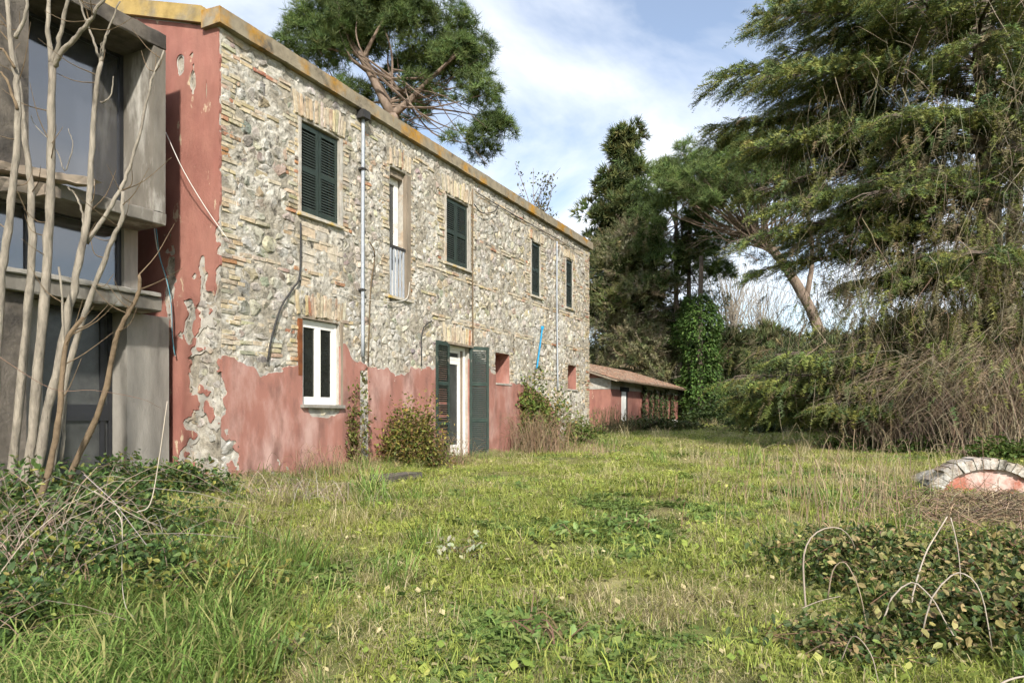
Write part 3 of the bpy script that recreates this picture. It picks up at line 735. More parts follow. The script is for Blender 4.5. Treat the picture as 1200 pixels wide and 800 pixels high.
def glazed(name, x0, x1, z0, z1, y, bars_x, bars_z, glass, fw=.05):
    g = G()
    g.box(x0, x0 + fw, y, y + .06, z0, z1).box(x1 - fw, x1, y, y + .06, z0, z1).box(x0 + fw, x1 - fw, y + .002, y + .058, z0, z0 + fw).box(x0 + fw, x1 - fw, y + .002, y + .058, z1 - fw, z1)
    for bx in bars_x: g.box(bx, bx + fw, y + .004, y + .056, z0 + fw, z1 - fw)
    for bz, bh in bars_z: g.box(x0 + fw, x1 - fw, y - .004, y + .054, bz, bz + bh)
    o = g.build(name, M['dark_metal'], ext)
    xs = [x0 + fw] + [v for bx in bars_x for v in (bx, bx + fw)] + [x1 - fw]
    zs = [z0 + fw] + [v for bz, bh in bars_z for v in (bz, bz + bh)] + [z1 - fw]
    for i in range(0, len(xs), 2):
        for k in range(0, len(zs), 2):
            G().add([(xs[i], y + .03, zs[k]), (xs[i + 1], y + .03, zs[k]), (xs[i + 1], y + .03, zs[k + 1]), (xs[i], y + .03, zs[k + 1])], [(0, 1, 2, 3)]).build('pane', glass, o)
    return o
glazed('upper_window', ul - .9, ur - .004, zb1 - .01, zt0 + .01, YW, [], [], M['glass_sky'])
zl0, zl1 = pl(195, 366, YF + .06)[1], pl(195, 345, YF + .06)[1]
glazed('middle_window', -3.6, pl(142, 300, YW)[0], zl1 - .02, zb0 + .02, YW, [pl(30, 300, YW)[0]], [], M['glass_sky'])
cbox('post', pl(142, 300, YW)[0] + .004, pl(158, 300, YW)[0], YW - .06, 1.6, zl1 - .01, zb0 + .01, M['concrete_pale'])
cbox('post', pl(158, 300, YW)[0] + .004, UR - .12, YW + .25, 2.0, -.2, zb0 + .01, M['concrete_dark'])
cbox('ledge', -4.4, UR - .02, YF + .06, 1.6, zl0, zl1 - .06, M['concrete'])
cbox('ledge_cap', -4.4, UR - .05, YF + .02, 1.5, zl1 - .058, zl1, M['concrete_pale'])
YL = YF + .42
pr = pl(149, 486, YL)[0]
cbox('pier', pr, pl(198, 486, YL)[0], YL, 1.7, -.5, zl0 - .003, M['concrete_pale'])
pil = pl(50, 486, YL)[0]
cbox('pier', pil - .30, pil, YL, 1.7, -.5, zl0 - .003, M['concrete_pale'])
cbox('pier', -4.4, pil - .302, YL - .25, 1.7, -.5, zl0 - .003, M['concrete_dark'])
glazed('terrace_door', pil + .004, pr - .004, -.2, zl0 - .003, YW + .1, [pl(118, 486, YW + .1)[0]], [(pl(60, 493, YW + .1)[1], pl(60, 473, YW + .1)[1] - pl(60, 493, YW + .1)[1])], M['glass_dust'])
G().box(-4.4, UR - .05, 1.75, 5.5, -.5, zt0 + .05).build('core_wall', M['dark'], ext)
# cables hanging from the extension
def hang(name, pts, D, r, m, label, cat):
    P = smooth_path([at(x, y, D) for x, y in pts], 16); V, F = tube(P, r, 4)
    return tag(G().add(V, F).build(name, m, None, smooth=True), label, cat)
hang('hanging_cable', [(181, 268), (184, 290), (192, 318), (199, 345), (201, 380), (204, 412), (206, 417)], 9.35, .008, M['pale_cable'], 'pale cable dangling below the upper concrete box beside the red end wall', 'cable')
hang('hanging_cable', [(183, 268), (187, 300), (196, 330), (201, 360), (202, 395), (205, 416)], 9.34, .007, mat('teal_cable', (.05, .2, .26), .6), 'thin teal cable dangling below the upper concrete box', 'cable')
hang('stay_wire', [(194, 155), (215, 200), (242, 245), (268, 282)], 9.0, .006, M['pale_cable'], 'pale wire slanting from the concrete box across the red end wall', 'wire')

# broken timber along the front of the upper slab
def timber(name, pa, pb, y, h, d, label):
    (u0, z0), (u1, z1) = pl(*pa, y), pl(*pb, y); g = G(); n = 14; V = []
    for i in range(n + 1):
        t = i / n; u = u0 + (u1 - u0) * t; z = z0 + (z1 - z0) * t; e = .75 if i == n else 1
        ring = [(-d, 0), (-d * 1.0, h * .9), (-d * .3, h), (0, h * .95), (0, 0)]
        V += [(u + (rng.normal(0, .05) if i == n else 0), y + p[0] * e + rng.normal(0, .006), z + p[1] * e + rng.normal(0, .008)) for p in ring]
    F = [(i * 5 + k, i * 5 + 5 + k, i * 5 + 5 + (k + 1) % 5, i * 5 + (k + 1) % 5) for i in range(n) for k in range(5)] + [(0, 1, 2, 3, 4), tuple(range(n * 5, n * 5 + 5))[::-1]]
    o = G().add(V, F).build(name, M['beam'])
    o.location = house.location; o.rotation_euler = house.rotation_euler
    return tag(o, label, 'timber')
timber('timber_beam', (-60, 194), (111, 222), YF - .004, .10, .16, 'longer broken grey timber beam fixed along the upper concrete slab')
timber('timber_beam', (-60, 217), (62, 232), YF - .165, .14, .08, 'short dark timber beam with a sawn end just below the longer beam')

# ------------------------------------------------------------------ the low annex beyond the farmhouse
AN0 = np.array([5.30, 36.7]); AZ = .02
annex = thing('annex', 'low red plastered outbuilding with a terracotta tiled roof beyond the farmhouse', 'outbuilding', (AN0[0], AN0[1], AZ), ROT)
AL, AD, AE, AS = 15.0, 7.6, 2.95, .325    # length, depth, eave height, roof slope
g = G(); h = AE + AS * AD / 2
g.add([(0, 0, -.4), (AL, 0, -.4), (AL, 0, AE), (0, 0, AE), (0, AD, -.4), (AL, AD, -.4), (AL, AD, AE), (0, AD, AE), (0, AD / 2, h), (AL, AD / 2, h)],
      [(0, 1, 2, 3), (4, 7, 6, 5), (0, 3, 8, 7, 4), (1, 5, 6, 9, 2)])
g.build('wall', M['plaster_end'], annex)  # darker plaster, so the wall colour carries the shade of the eave
g = G().box(-.03, AL, -.03, -.001, AE - .62, AE - .02).box(-.03, -.001, -.001, AD, AE - .62, AE - .02); g.build('grey_frieze', M['lime'], annex)
def ax(px): # distance along the annex front of photo column px
    k = (px - 600) / 800; return (k * AN0[1] - AN0[0]) / (EU[0] - EU[1] * k)
d0, d1 = ax(727.5), ax(732.5)
G().box(d0, d1, -.06, -.032, 0, 2.25).build('door_leaf', M['white'], annex)
G().box(d1, ax(734.5), -.05, -.032, 0, 2.25).build('door_gap', M['dark'], annex)
G().box(d0 - .2, ax(735.5), -.09, -.033, 2.25, 2.5).build('door_lintel', M['dark'], annex)
g = G(); ov = .55
for s, (y0, y1) in enumerate(((-ov, AD / 2), (AD + ov, AD / 2))):
    z0 = AE - AS * ov; z1 = h
    nr = 13; ncol = int((AL + 1.0) / .24)
    for c in range(ncol):
        x = -.5 + c * .24
        for r in range(nr):
            ta, tb = r / nr, (r + 1.12) / nr
            ya, yb = y0 + (y1 - y0) * ta, y0 + (y1 - y0) * min(tb, 1); za, zb = z0 + (z1 - z0) * ta + .035, z0 + (z1 - z0) * min(tb, 1) + .012
            cc = np.array([(.25, .15, .10), (.29, .19, .13), (.22, .13, .09), (.26, .19, .14), (.20, .15, .11)][rng.integers(5)]) * rng.uniform(.85, 1.1)
            V = []
            for (yy, zz, rr) in ((ya, za, .105), (yb, zb, .085)):
                for a in (0, 60, 120, 180): V.append((x + .11 + rr * math.cos(R(a)), yy, zz + rr * .75 * math.sin(R(a)) + .02))
            F = [(k, k + 1, k + 5, k + 4) for k in range(3)] + [(0, 1, 2, 3)]
            g.add(V, F, cc)
g.build('roof_tiles', M['tile'], annex, kind='stuff')
g = G()
for y0, y1 in ((-ov, AD / 2), (AD + ov, AD / 2)):
    z0 = AE - AS * ov
    g.add([(-.5, y0, z0), (AL + .5, y0, z0), (AL + .5, y1, h), (-.5, y1, h), (-.5, y0, z0 - .09), (AL + .5, y0, z0 - .09), (AL + .5, y1, h - .09), (-.5, y1, h - .09)],
          [(0, 1, 2, 3), (7, 6, 5, 4), (0, 4, 5, 1), (1, 5, 6, 2), (3, 7, 4, 0)])
g.build('roof_deck', M['wood'], annex)
V, F = tube([(-.55, -ov - .06, AE - AS * ov - .02), (AL + .5, -ov - .06, AE - AS * ov - .05)], .055, 6)
G().add(V, F).build('gutter', M['brown_bark'], annex)
# white plastic chair-like basin and leaning board by the far end
o = G().box(-.28, .28, -.2, .2, 0, .38, jit=.015).box(-.31, .31, -.23, .23, .38, .43, jit=.01).build('white_tub', M['white'])
p = at(788, 502, 47); o.location = (p[0], p[1], float(ground(p[0], p[1]))); o.rotation_euler = (0, 0, .5); tag(o, 'small white tub on the grass at the far end of the annex', 'tub')

# ------------------------------------------------------------------ half-buried brick arch at the right
AP = at(1160, 585, 8.6); ay = AP[1]; axx = AP[0]; az = float(ground(axx, ay)) - .16
arch = thing('brick_arch', 'low half-buried brick arch with peeling pink plaster inside its ring', 'arch', (axx, ay, az), R(-10))
RO, RI = .78, .60; SQ = .76
ringg = 24
for i in range(ringg):
    a0, a1 = math.pi * i / ringg + .012, math.pi * (i + 1) / ringg - .012
    ro = RO * rng.uniform(.93, 1.02); V = [(r * math.cos(a), y + rng.normal(0, .008), SQ * r * math.sin(a) + .05) for y in (-.014 + rng.normal(0, .008), .30) for r, a in ((RI * rng.uniform(.97, 1.01), a0), (ro, a0), (ro * rng.uniform(.97, 1.01), a1), (RI, a1))]
    G().add(V, [(0, 1, 2, 3)[::-1], (4, 5, 6, 7), (0, 4, 5, 1), (1, 5, 6, 2), (2, 6, 7, 3), (3, 7, 4, 0)], pick([(.36, .30, .22), (.34, .26, .18), (.30, .26, .21), (.38, .27, .19)], .1) * .9).build('brick', M['stone'], arch)
g = G(); n = 24; V = [(0, .05, .05)] + [(RI * math.cos(math.pi * k / n), .05 + rng.normal(0, .004), .05 + SQ * RI * math.sin(math.pi * k / n)) for k in range(n + 1)]
g.add(V, [(0, k + 2, k + 1) for k in range(n)])
g.add([(-RI, .05, .05), (RI, .05, .05), (RI, .05, -.5), (-RI, .05, -.5)], [(0, 3, 2, 1)])
g.build('plaster_face', mat('peeling_pink', (.34, .125, .085), .9, var=.2, vscale=5, bump=.3, second=(.50, .40, .355), sscale=2.2, spos=(.42, .54)), arch)
g = G(); V = []
for k in range(n + 1):
    a = math.pi * k / n; V += [(RO * .95 * math.cos(a), -.005, .05 + SQ * RO * .97 * math.sin(a)), (RO * .97 * math.cos(a), 1.2, .05 + SQ * RO * .97 * math.sin(a) - .2)]
g.add(V, [(2 * k, 2 * k + 2, 2 * k + 3, 2 * k + 1) for k in range(n)]); g.add([(r * math.cos(math.pi * k / n), -.004, .05 + SQ * r * math.sin(math.pi * k / n)) for k in range(n + 1) for r in (RI, RO * .95)], [(2 * k, 2 * k + 1, 2 * k + 3, 2 * k + 2) for k in range(n)]); g.build('vault', M['mortar'], arch)

# ------------------------------------------------------------------ plants: prototypes
def tri_fan_blades(n, spread, width, droop=0.0, seed=0):
    r = np.random.default_rng(seed); V = []; F = []; S = []
    for i in range(n):
        th = r.uniform(0, 2 * math.pi); ph = spread * math.sqrt(r.uniform(0, 1)); L_ = r.uniform(.7, 1.05)
        d = np.array([math.cos(ph), math.sin(ph) * math.cos(th), math.sin(ph) * math.sin(th)])
        p = unit(np.cross(d, r.normal(size=3))) * width / 2
        o = d * .06
        V += [o - p, o + p, d * L_ - np.array([0, 0, droop * L_])]; F.append((3 * i, 3 * i + 1, 3 * i + 2)); s = r.uniform(.75, 1.2); S += [s * .8, s * .8, s * 1.1]
    return np.array(V), np.array(F), np.array(S)
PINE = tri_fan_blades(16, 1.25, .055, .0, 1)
CYPR = tri_fan_blades(14, 1.0, .13, .06, 2)
def cedar_sprig(n=18, seed=3):
    r = np.random.default_rng(seed); V = []; F = []; S = []
    for i in range(n):
        t = (i + .5) / n; c = np.array([t, r.normal(0, .03), -.30 * t * t + r.normal(0, .02)])
        for s in (-1, 1):
            L_ = .24 * (1.15 - .6 * t) * r.uniform(.7, 1.2)
            d = unit(np.array([.55, s * .9, r.normal(0, .45)])); q = unit(np.cross(d, r.normal(size=3))) * .022
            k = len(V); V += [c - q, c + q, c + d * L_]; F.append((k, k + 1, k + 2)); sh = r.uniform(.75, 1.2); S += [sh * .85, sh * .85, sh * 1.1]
    k = len(V); V += [(0, 0, .012), (0, 0, -.012), (1, 0, -.31)]; F.append((k, k + 1, k + 2)); S += [.5] * 3
    return np.array(V), np.array(F), np.array(S)
CEDAR = cedar_sprig()
LEAF_V = np.array([(0, 0, 0), (.32, .27, .06), (.32, -.27, .06), (.72, .20, .04), (.72, -.20, .04), (1, 0, -.06), (.45, 0, -.02)])
LEAF_F = np.array([(0, 6, 1), (0, 2, 6), (1, 6, 3), (2, 4, 6), (3, 6, 5), (4, 5, 6)])
SLEAF_V = np.array([(0, 0, 0), (.5, .26, .05), (.5, -.26, .05), (1, 0, -.05)]); SLEAF_F = np.array([(0, 2, 1), (1, 2, 3)])

def sphere_dirs(n, zmin=-1.0):
    z = rng.uniform(zmin, 1, n); a = rng.uniform(0, 2 * math.pi, n); r = np.sqrt(1 - z * z)
    return np.stack([r * np.cos(a), r * np.sin(a), z], 1)
def tints(base, n, s=.18, hue=.06):
    base = np.asarray(base, float)
    if base.ndim == 2: base = base[rng.integers(len(base), size=n)]
    return np.clip(base * (1 + rng.normal(0, s, (n, 1))) * (1 + rng.normal(0, hue, (n, 3))), .004, .9)

def clumps(g, centers, radii, per, proto, size, base, up=.5, flat=.75, zmin=-.6):
    """tufts on and in clump balls"""
    for c, r in zip(centers, radii):
        n = max(6, int(per * r * r)); d = sphere_dirs(n, zmin); rad = r * rng.uniform(.45, 1.08, n) ** .7
        loc = c + d * rad[:, None] * np.array([1, 1, flat])
        X = d + np.array([0, 0, up]) + rng.normal(0, .25, (n, 3))
        V, F, S = proto
        W, FF, C = replicate(V, F, loc, X, size * rng.uniform(.7, 1.25, n), rng.uniform(0, 6.28, n), tints(base, n) * rng.uniform(.85, 1.45), S)
        g.add(W, FF, C)

def limbs(g, paths, sides=5):
    for P, r0, r1 in paths:
        P = smooth_path(P, 10); V, F = tube(P, np.linspace(r0, r1, len(P)), sides); g.add(V, F)

def tree(name, label, base_xy, trunk_paths, tm, crown_fn, cm, group=None, z=None):
    bx, by = base_xy; bz = float(ground(bx, by)) if z is None else z
    t = thing(name, label, 'tree', (bx, by, bz), 0, group); off = np.array([bx, by, bz])
    g = G(); limbs(g, [(np.asarray(P) - off, a, b) for P, a, b in trunk_paths], 8)
    g.build('trunk', tm, t, smooth=True)
    gc = G(); gb = G(); crown_fn(gc, gb)
    for gg, nm, mm in ((gb, 'branches', tm), (gc, 'crown', cm)):
        if gg.n:
            gg.v = [v - off for v in gg.v]; gg.build(nm, mm, t, kind='stuff')
    return t

GREEN_PINE = [(.080, .120, .034), (.105, .145, .042), (.062, .098, .032)]
# --- umbrella pine rising behind the farmhouse roof
D = 27.0
f0 = at(459, 135, D)
def crown_a(g, b):
    cs = []; rs = []
    def shell(c, rx, ry, rz, n, r0, r1, zmin=-.15):
        d = sphere_dirs(n, zmin)
        for v in d: cs.append(c + v * np.array([rx, ry, rz]) * rng.uniform(.72, 1)); rs.append(rng.uniform(r0, r1))
    shell(at(452, 85, D + 1.2), 3.3, 2.8, 3.3, 64, .55, 1.0)
    shell(at(400, 55, D + 1), 1.8, 1.8, 2.0, 20, .4, .85); shell(at(520, 75, D + 1), 1.7, 1.6, 2.0, 20, .4, .8)
    shell(at(352, 62, D), .8, 1.0, .7, 8, .4, .6); shell(at(562, 120, D), .75, 1.0, 1.2, 10, .4, .7); shell(at(578, 160, D), .8, .7, .7, 12, .3, .55)
    shell(at(548, 178, D), 1.1, 1.5, .6, 9, .3, .5); shell(at(450, 120, D), 2.4, 2.6, 1.0, 14, .5, .8)
    cs2 = np.array(cs); ok = ~((cs2[:, 1] < D - .4) & (np.hypot((cs2[:, 0] - f0[0] + .6) / 2.2, (cs2[:, 2] - f0[2] - 1.2) / 1.7) < 1)); cs2 = cs2[ok]; rs = [r_ for r_, q in zip(rs, ok) if q]
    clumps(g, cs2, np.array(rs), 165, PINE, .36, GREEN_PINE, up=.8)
    for c in cs2[::6]:
        k = f0 + np.array([0, 0, rng.uniform(.3, 1.8)]); mid = (k + c) / 2 + rng.normal(0, .35, 3) - np.array([0, 0, .35])
        limbs(b, [([k, mid, c], .055, .012)], 4)
    for k in range(16):
        e = at(rng.uniform(470, 590), rng.uniform(120, 195), D + rng.uniform(-1.5, 1.5)); s = at(rng.uniform(455, 500), rng.uniform(85, 150), D)
        limbs(b, [([s, (s + e) / 2 + rng.normal(0, .25, 3), e], .03, .008)], 3)
tree('umbrella_pine', 'spreading umbrella pine rising behind the farmhouse roof', (-4.7, 27.0),
     [([(-4.7, 27, -.3), (-4.6, 27, 6), at(462, 170, D), f0], .34, .24), ([f0, at(445, 108, D), at(425, 70, D), at(402, 35, D), at(395, 0, D)], .20, .06), ([f0, at(480, 118, D), at(505, 92, D), at(540, 60, D)], .17, .05),
      ([at(425, 70, D), at(440, 40, D), at(460, 5, D)], .10, .03), ([at(432, 85, D), at(400, 62, D), at(375, 55, D)], .08, .03)], M['pine_bark'], crown_a, M['needle'])

# --- dark conifer beyond the annex
D = 58.0
def whorls(g, b, D, px, ytop, ybot, half_bot, half_top, n, per, base, proto=CYPR, size=.75, droop=0.0, lump=(.9, 1.5)):
    cs = []; rs = []
    top = at(px, ytop, D); bot = at(px, ybot, D)
    for i in range(n):
        t = (i + .5) / n; c = bot + (top - bot) * t
        half = half_bot + (half_top - half_bot) * t ** .8
        for k in range(6):
            a = rng.uniform(0, 2 * math.pi); L_ = half * rng.uniform(.45, 1.12)
            tip = c + np.array([math.cos(a) * L_, math.sin(a) * L_, rng.normal(.2, .5) - droop * L_])
            limbs(b, [([c, (c + tip) / 2 + np.array([0, 0, .2]), tip], .07, .02)], 3)
            for q in (1, .62):
                cs.append(c + (tip - c) * q + rng.normal(0, .25, 3)); rs.append(rng.uniform(*lump) * (1.1 - .35 * t) * (1 if q == 1 else .8))
    clumps(g, np.array(cs), np.array(rs), per, proto, size, base, up=.35)
DARKG = [(.058, .085, .030), (.080, .105, .034), (.115, .120, .040)]
p = at(735, 500, D)
tree('dark_conifer', 'tall dark pointed conifer standing just right of the farmhouse gable', (p[0], p[1]), [([(p[0], p[1], -.2), at(733, 330, D), at(730, 160, D)], .45, .07)], M['bark'],
     lambda g, b: (whorls(g, b, D, 729, 158, 380, 4.9, .8, 16, 27, DARKG, lump=(.6, 1.5))), M['needle'])
# --- grey-green drooping conifer beside it
D2 = 55.0; p = at(722, 500, D2)
OLIVE = [(.165, .168, .075), (.20, .185, .10), (.13, .148, .062), (.21, .18, .12)]
tree('drooping_cypress', 'olive grey drooping cypress behind the annex roof', (p[0], p[1]), [([(p[0], p[1], -.2), at(722, 380, D2), at(745, 262, D2)], .3, .06)], M['bark'],
     lambda g, b: whorls(g, b, D2, 738, 262, 452, 3.6, 2.6, 15, 30, OLIVE, CEDAR, 1.0, droop=.30), M['needle'])
# --- dark twin-stemmed pine
D3 = 53.0; p = at(800, 500, D3)
def crown_c(g, b):
    cs = []; rs = []
    for k in range(125):
        x, y = rng.uniform(745, 862), rng.uniform(168, 335)
        if y < 182 + abs(x - 800) * .55: continue
        cs.append(at(x, y, D3 + rng.uniform(-2.5, 2.5))); rs.append(rng.uniform(.6, 1.1))
    clumps(g, np.array(cs), np.array(rs), 62, PINE, .55, GREEN_PINE, up=.6)
    for c in cs[::2]:
        s = at(rng.uniform(792, 808), rng.uniform(230, 330), D3); limbs(b, [([s, (s + c) / 2 + rng.normal(0, .3, 3), c], .07, .015)], 3)
    for k in range(70):
        s = at(rng.uniform(790, 812), rng.uniform(270, 430), D3); e = s + np.array([rng.normal(0, 2.6), rng.normal(0, 1.5), rng.normal(-.3, .9)])
        limbs(b, [([s, (s + e) / 2 + rng.normal(0, .25, 3), e], .05, .012)], 3)
        if rng.random() < .6: clumps(g, [e], [rng.uniform(.4, .8)], 50, PINE, .5, DARKG, up=.2)
tree('twin_stem_pine', 'dark twin-stemmed pine between the pointed conifer and the leaning pine', (p[0], p[1]), [([(p[0], p[1], -.2), at(793, 380, D3), at(792, 230, D3)], .32, .10), ([(p[0] + .5, p[1], -.2), at(807, 380, D3), at(808, 240, D3)], .32, .10)], M['bark'], crown_c, M['needle'])
# --- leaning umbrella pine
D4 = 45.0; p = at(985, 500, D4); k0 = at(882, 272, D4)
def crown_d(g, b):
    cs = []; rs = []
    for k in range(175):
        x = rng.uniform(768, 962); e = (x - 862) / 98
        top = 168 + 26 * e * e - 8 * math.cos(x * .11); y = top + rng.uniform(0, 76) * (1 - .35 * abs(e))
        cs.append(at(x, y, D4 + rng.uniform(-4, 4) * math.sqrt(max(.05, 1 - e * e)))); rs.append(rng.uniform(.45, .85))
    clumps(g, np.array(cs), np.array(rs), 105, PINE, .50, [(.105, .150, .045), (.125, .165, .050), (.082, .125, .040)], up=1.3)
    for c in cs[::2]:
        s = k0 + (at(925, 322, D4) - k0) * rng.uniform(-.1, .5); limbs(b, [([s, s * .55 + c * .45 + np.array([0, 0, -.5]) + rng.normal(0, .3, 3), c - np.array([0, 0, .3])], .075, .015)], 4)
    for k in range(22):
        s = k0 + rng.normal(0, .6, 3); e = at(rng.uniform(800, 900), rng.uniform(225, 300), D4 + rng.uniform(-2, 2)); limbs(b, [([s, (s + e) / 2 + rng.normal(0, .3, 3), e], .03, .01)], 3)
tree('leaning_pine', 'umbrella pine with a bare leaning trunk and fan of branches behind the cedar', (p[0], p[1]), [([(p[0], p[1], -.3), at(965, 400, D4), at(935, 335, D4), at(905, 292, D4), k0, at(858, 258, D4)], .42, .2), ([at(945, 350, D4), at(952, 300, D4), at(945, 240, D4), at(935, 200, D4)], .2, .06)], M['pine_bark'], crown_d, M['needle'])
# --- ivy-clad trunk
D5 = 50.0; p = at(822, 500, D5)
def crown_e(g, b):
    n = 13000; t = rng.uniform(0, 1, n); a = rng.uniform(0, 2 * math.pi, n)
    cx = at(820, 490, D5); wid = 1.3 * (1.15 + .55 * np.sin(t * 7 + 1) * .5 + .6 * (t > .5) * (1 - t)) * (1.0 - .55 * sstep(.75, 1, t))
    wid = wid * (1 + .35 * fbm2(a * 2.2, t * 9, 4, 3)); rr = wid * rng.uniform(.7, 1.05, n)
    loc = np.stack([cx[0] + rr * np.cos(a) + .25 * np.sin(t * 5), cx[1] + rr * np.sin(a), cx[2] - .6 + t * 9.6], 1)
    X = np.stack([np.cos(a), np.sin(a), np.full(n, -.6)], 1) + rng.normal(0, .4, (n, 3))
    g.add(*replicate(SLEAF_V, SLEAF_F, loc, X, rng.uniform(.16, .30, n), rng.uniform(-.6, .6, n), tints([(.070, .130, .025), (.095, .160, .032), (.05, .095, .02)], n)))
tree('ivy_tree', 'tree trunk wrapped in bright green ivy past the end of the annex', (p[0], p[1]), [([(p[0], p[1], -.2), at(820, 400, D5), at(822, 300, D5)], .3, .15)], M['bark'], crown_e, M['leaf'])
# ivy hanging on the annex wall
g = G()
for px, w, y0 in ((752, .5, 2.7), (766, .45, 2.6), (778, .5, 2.7), (760, .25, 2.5), (772, .25, 2.6), (785, .4, 2.5)):
    u = ax(px); n = 520; z = rng.uniform(-.1, y0, n); loc = np.stack([u + rng.normal(0, w * .36, n) * (1 + .4 * np.sin(z * 3 + px)), -.06 - np.abs(rng.normal(0, .10, n)), z], 1)
    X = np.stack([rng.normal(0, .6, n), -np.ones(n) * .6, -np.ones(n)], 1)
    g.add(*replicate(SLEAF_V, SLEAF_F, loc, X, rng.uniform(.12, .2, n), rng.uniform(-.6, .6, n), tints([(.040, .065, .018), (.055, .090, .022), (.07, .06, .03)], n)))
o = g.build('ivy', M['leaf'], kind='stuff'); o.location = annex.location; o.rotation_euler = annex.rotation_euler
tag(o, 'ivy hanging in strips down the far half of the annex front', 'ivy')

# --- far wood closing the horizon
def wood(name, label, spec, base, seed):
    g = G()
    for (x0, x1, y, h0, h1, n) in spec:
        for k in range(n):
            x = rng.uniform(x0, x1); yy = y + rng.uniform(-3, 3); hh = h0 + (h1 - h0) * (0.5 + .5 * rect_noise(x, yy, seed, .12)) * rng.uniform(.5, 1.1)
            nn = 7
            cs = np.stack([x + rng.normal(0, 1.0, nn), yy + rng.normal(0, 1.0, nn), np.linspace(.3, hh, nn)], 1)
            clumps(g, cs, rng.uniform(.9, 1.6, nn), 12, CYPR, 1.0, base, up=.4)
    return tag(g.build(name, M['needle'], kind='stuff'), label, 'wood')
wood('far_wood', 'dark wood closing off the far end of the yard', [(4, 30, 66, 4, 9, 80), (28, 75, 62, 3, 7, 70), (13, 24, 57, 2, 5, 40), (-60, 4, 75, 4, 8, 40), (16, 40, 58, 5, 9, 60), (18, 36, 40, 3, 6.5, 60), (9, 16, 60, 6, 12, 30), (17, 27, 30, 2.5, 5.5, 45)], [(.070, .092, .034), (.095, .112, .042), (.15, .138, .072)], 3)
# bare grey trees in the gap
for i, (px, yt, lab) in enumerate(((858, 292, 'bare grey-brown winter tree in the gap behind the leaning pine'), (892, 318, 'smaller bare winter tree left of the cedar'))):
    D6 = 60.0 + 3 * i; p = at(px, 500, D6)
    def crown_f(g, b, px=px, yt=yt, D6=D6):
        for k in range(150):
            s = at(px + rng.normal(0, 6), rng.uniform(yt + 70, 430), D6); e = at(px + rng.normal(0, 26), yt + abs(rng.normal(0, 45)), D6 + rng.uniform(-2, 2))
            limbs(b, [([s, (s + e) / 2 + rng.normal(0, .35, 3), e], .035, .01)], 3)
    tree('bare_tree', lab, (p[0], p[1]), [([(p[0], p[1], -.2), at(px, 400, D6), at(px, yt + 60, D6)], .2, .08)], M['pale_bark'], crown_f, M['needle'], 'bare trees in the gap')
# --- small leafy sapling over the roof
D7 = 24.0; p = at(628, 400, D7)
def crown_g(g, b):
    for k in range(16):
        s = at(rng.uniform(612, 640), 262, D7); e = at(rng.uniform(596, 662), rng.uniform(190, 250), D7 + rng.uniform(-.5, .5)); m = (s + e) / 2 + rng.normal(0, .12, 3)
        limbs(b, [([s, m, e], .018, .006)], 3); n = 22; t = rng.uniform(.35, 1, n)[:, None]
        g.add(*replicate(SLEAF_V, SLEAF_F, s + (e - s) * t + rng.normal(0, .10, (n, 3)), rng.normal(0, 1, (n, 3)), rng.uniform(.08, .16, n), rng.uniform(0, 6, n), tints([(.07, .085, .04), (.10, .10, .055)], n)))
tree('roof_sapling', 'thin sparse sapling showing above the eave near the far gable', (float(at(628, 400, D7)[0]) - .3, D7), [([(p[0] - .3, D7, 0), at(622, 350, D7), at(626, 255, D7)], .08, .03)], M['brown_bark'], crown_g, M['leaf'])

# --- the great cedar on the right
cx, cy = 13.3, 19.0; cz = float(ground(cx, cy))
CEDG = [(.180, .215, .055), (.235, .250, .068), (.125, .170, .055), (.100, .140, .058)]
cedar = thing('cedar_tree', 'huge cedar with drooping flat branches filling the right side', 'tree', (cx, cy, cz))
g = G(); limbs(g, [([(0, 0, -.3), (.05, 0, 4), (-.05, .1, 10), (0, 0, 17)], .46, .14), ([(.9, .6, -.3), (1.0, .5, 5), (1.1, .3, 11), (1.5, .3, 16)], .28, .08)], 10); g.build('trunk', M['pale_bark'], cedar, smooth=True)
g = G(); gb = G(); gt = G()
sl, sX, ss, st_ = [], [], [], []
def cedar_branch(h, az, L_, rise, dead=False):
    d = np.array([math.cos(az), math.sin(az), 0]); side = np.array([-d[1], d[0], 0]); P = []
    for t in np.linspace(0, 1, 9):
        P.append(np.array([0, 0, h]) + d * L_ * t + side * L_ * .06 * math.sin(t * 3 + h) + np.array([0, 0, rise * L_ * (t - 1.15 * t * t)]))
    P = np.array(P); V, F = tube(P, np.linspace(.085, .014, 9), 5); gb.add(V, F, (1, 1, 1))
    ns = int(L_ * 5.2)
    for i in range(ns):
        t = .26 + .74 * (i + rng.random()) / ns; k = t * 8; a = int(min(k, 7)); o = P[a] + (P[a + 1] - P[a]) * (k - a)
        for s in (-1, 1):
            l2 = (L_ * .30 * (1.08 - t) + .45) * rng.uniform(.6, 1.15)
            e = d * rng.uniform(.45, .8) + side * s * rng.uniform(.6, 1) ; e = unit(e); tip = o + e * l2 - np.array([0, 0, .16 * l2 + rng.uniform(0, .2)])
            V, F = tube([o, (o + tip) / 2 + np.array([0, 0, .07]), tip], [.018, .012, .005], 3, False); gb.add(V, F)
            if dead and rng.random() < .65: continue
            m = int(l2 * 8.5) + 2
            tt = rng.uniform(.1, 1.05, m)[:, None]; loc = o + (tip - o) * tt + rng.normal(0, .05, (m, 3))
            X = e * .95 + d * .30 + rng.normal(0, .24, (m, 3)) + np.array([0, 0, -.26])
            sl.append(loc); sX.append(X); ss.append(rng.uniform(.26, .56, m))
            st_.append(tints(CEDG, m, .15) * rng.uniform(.8, 1.2))
hs = np.linspace(1.0, 16.5, 56)
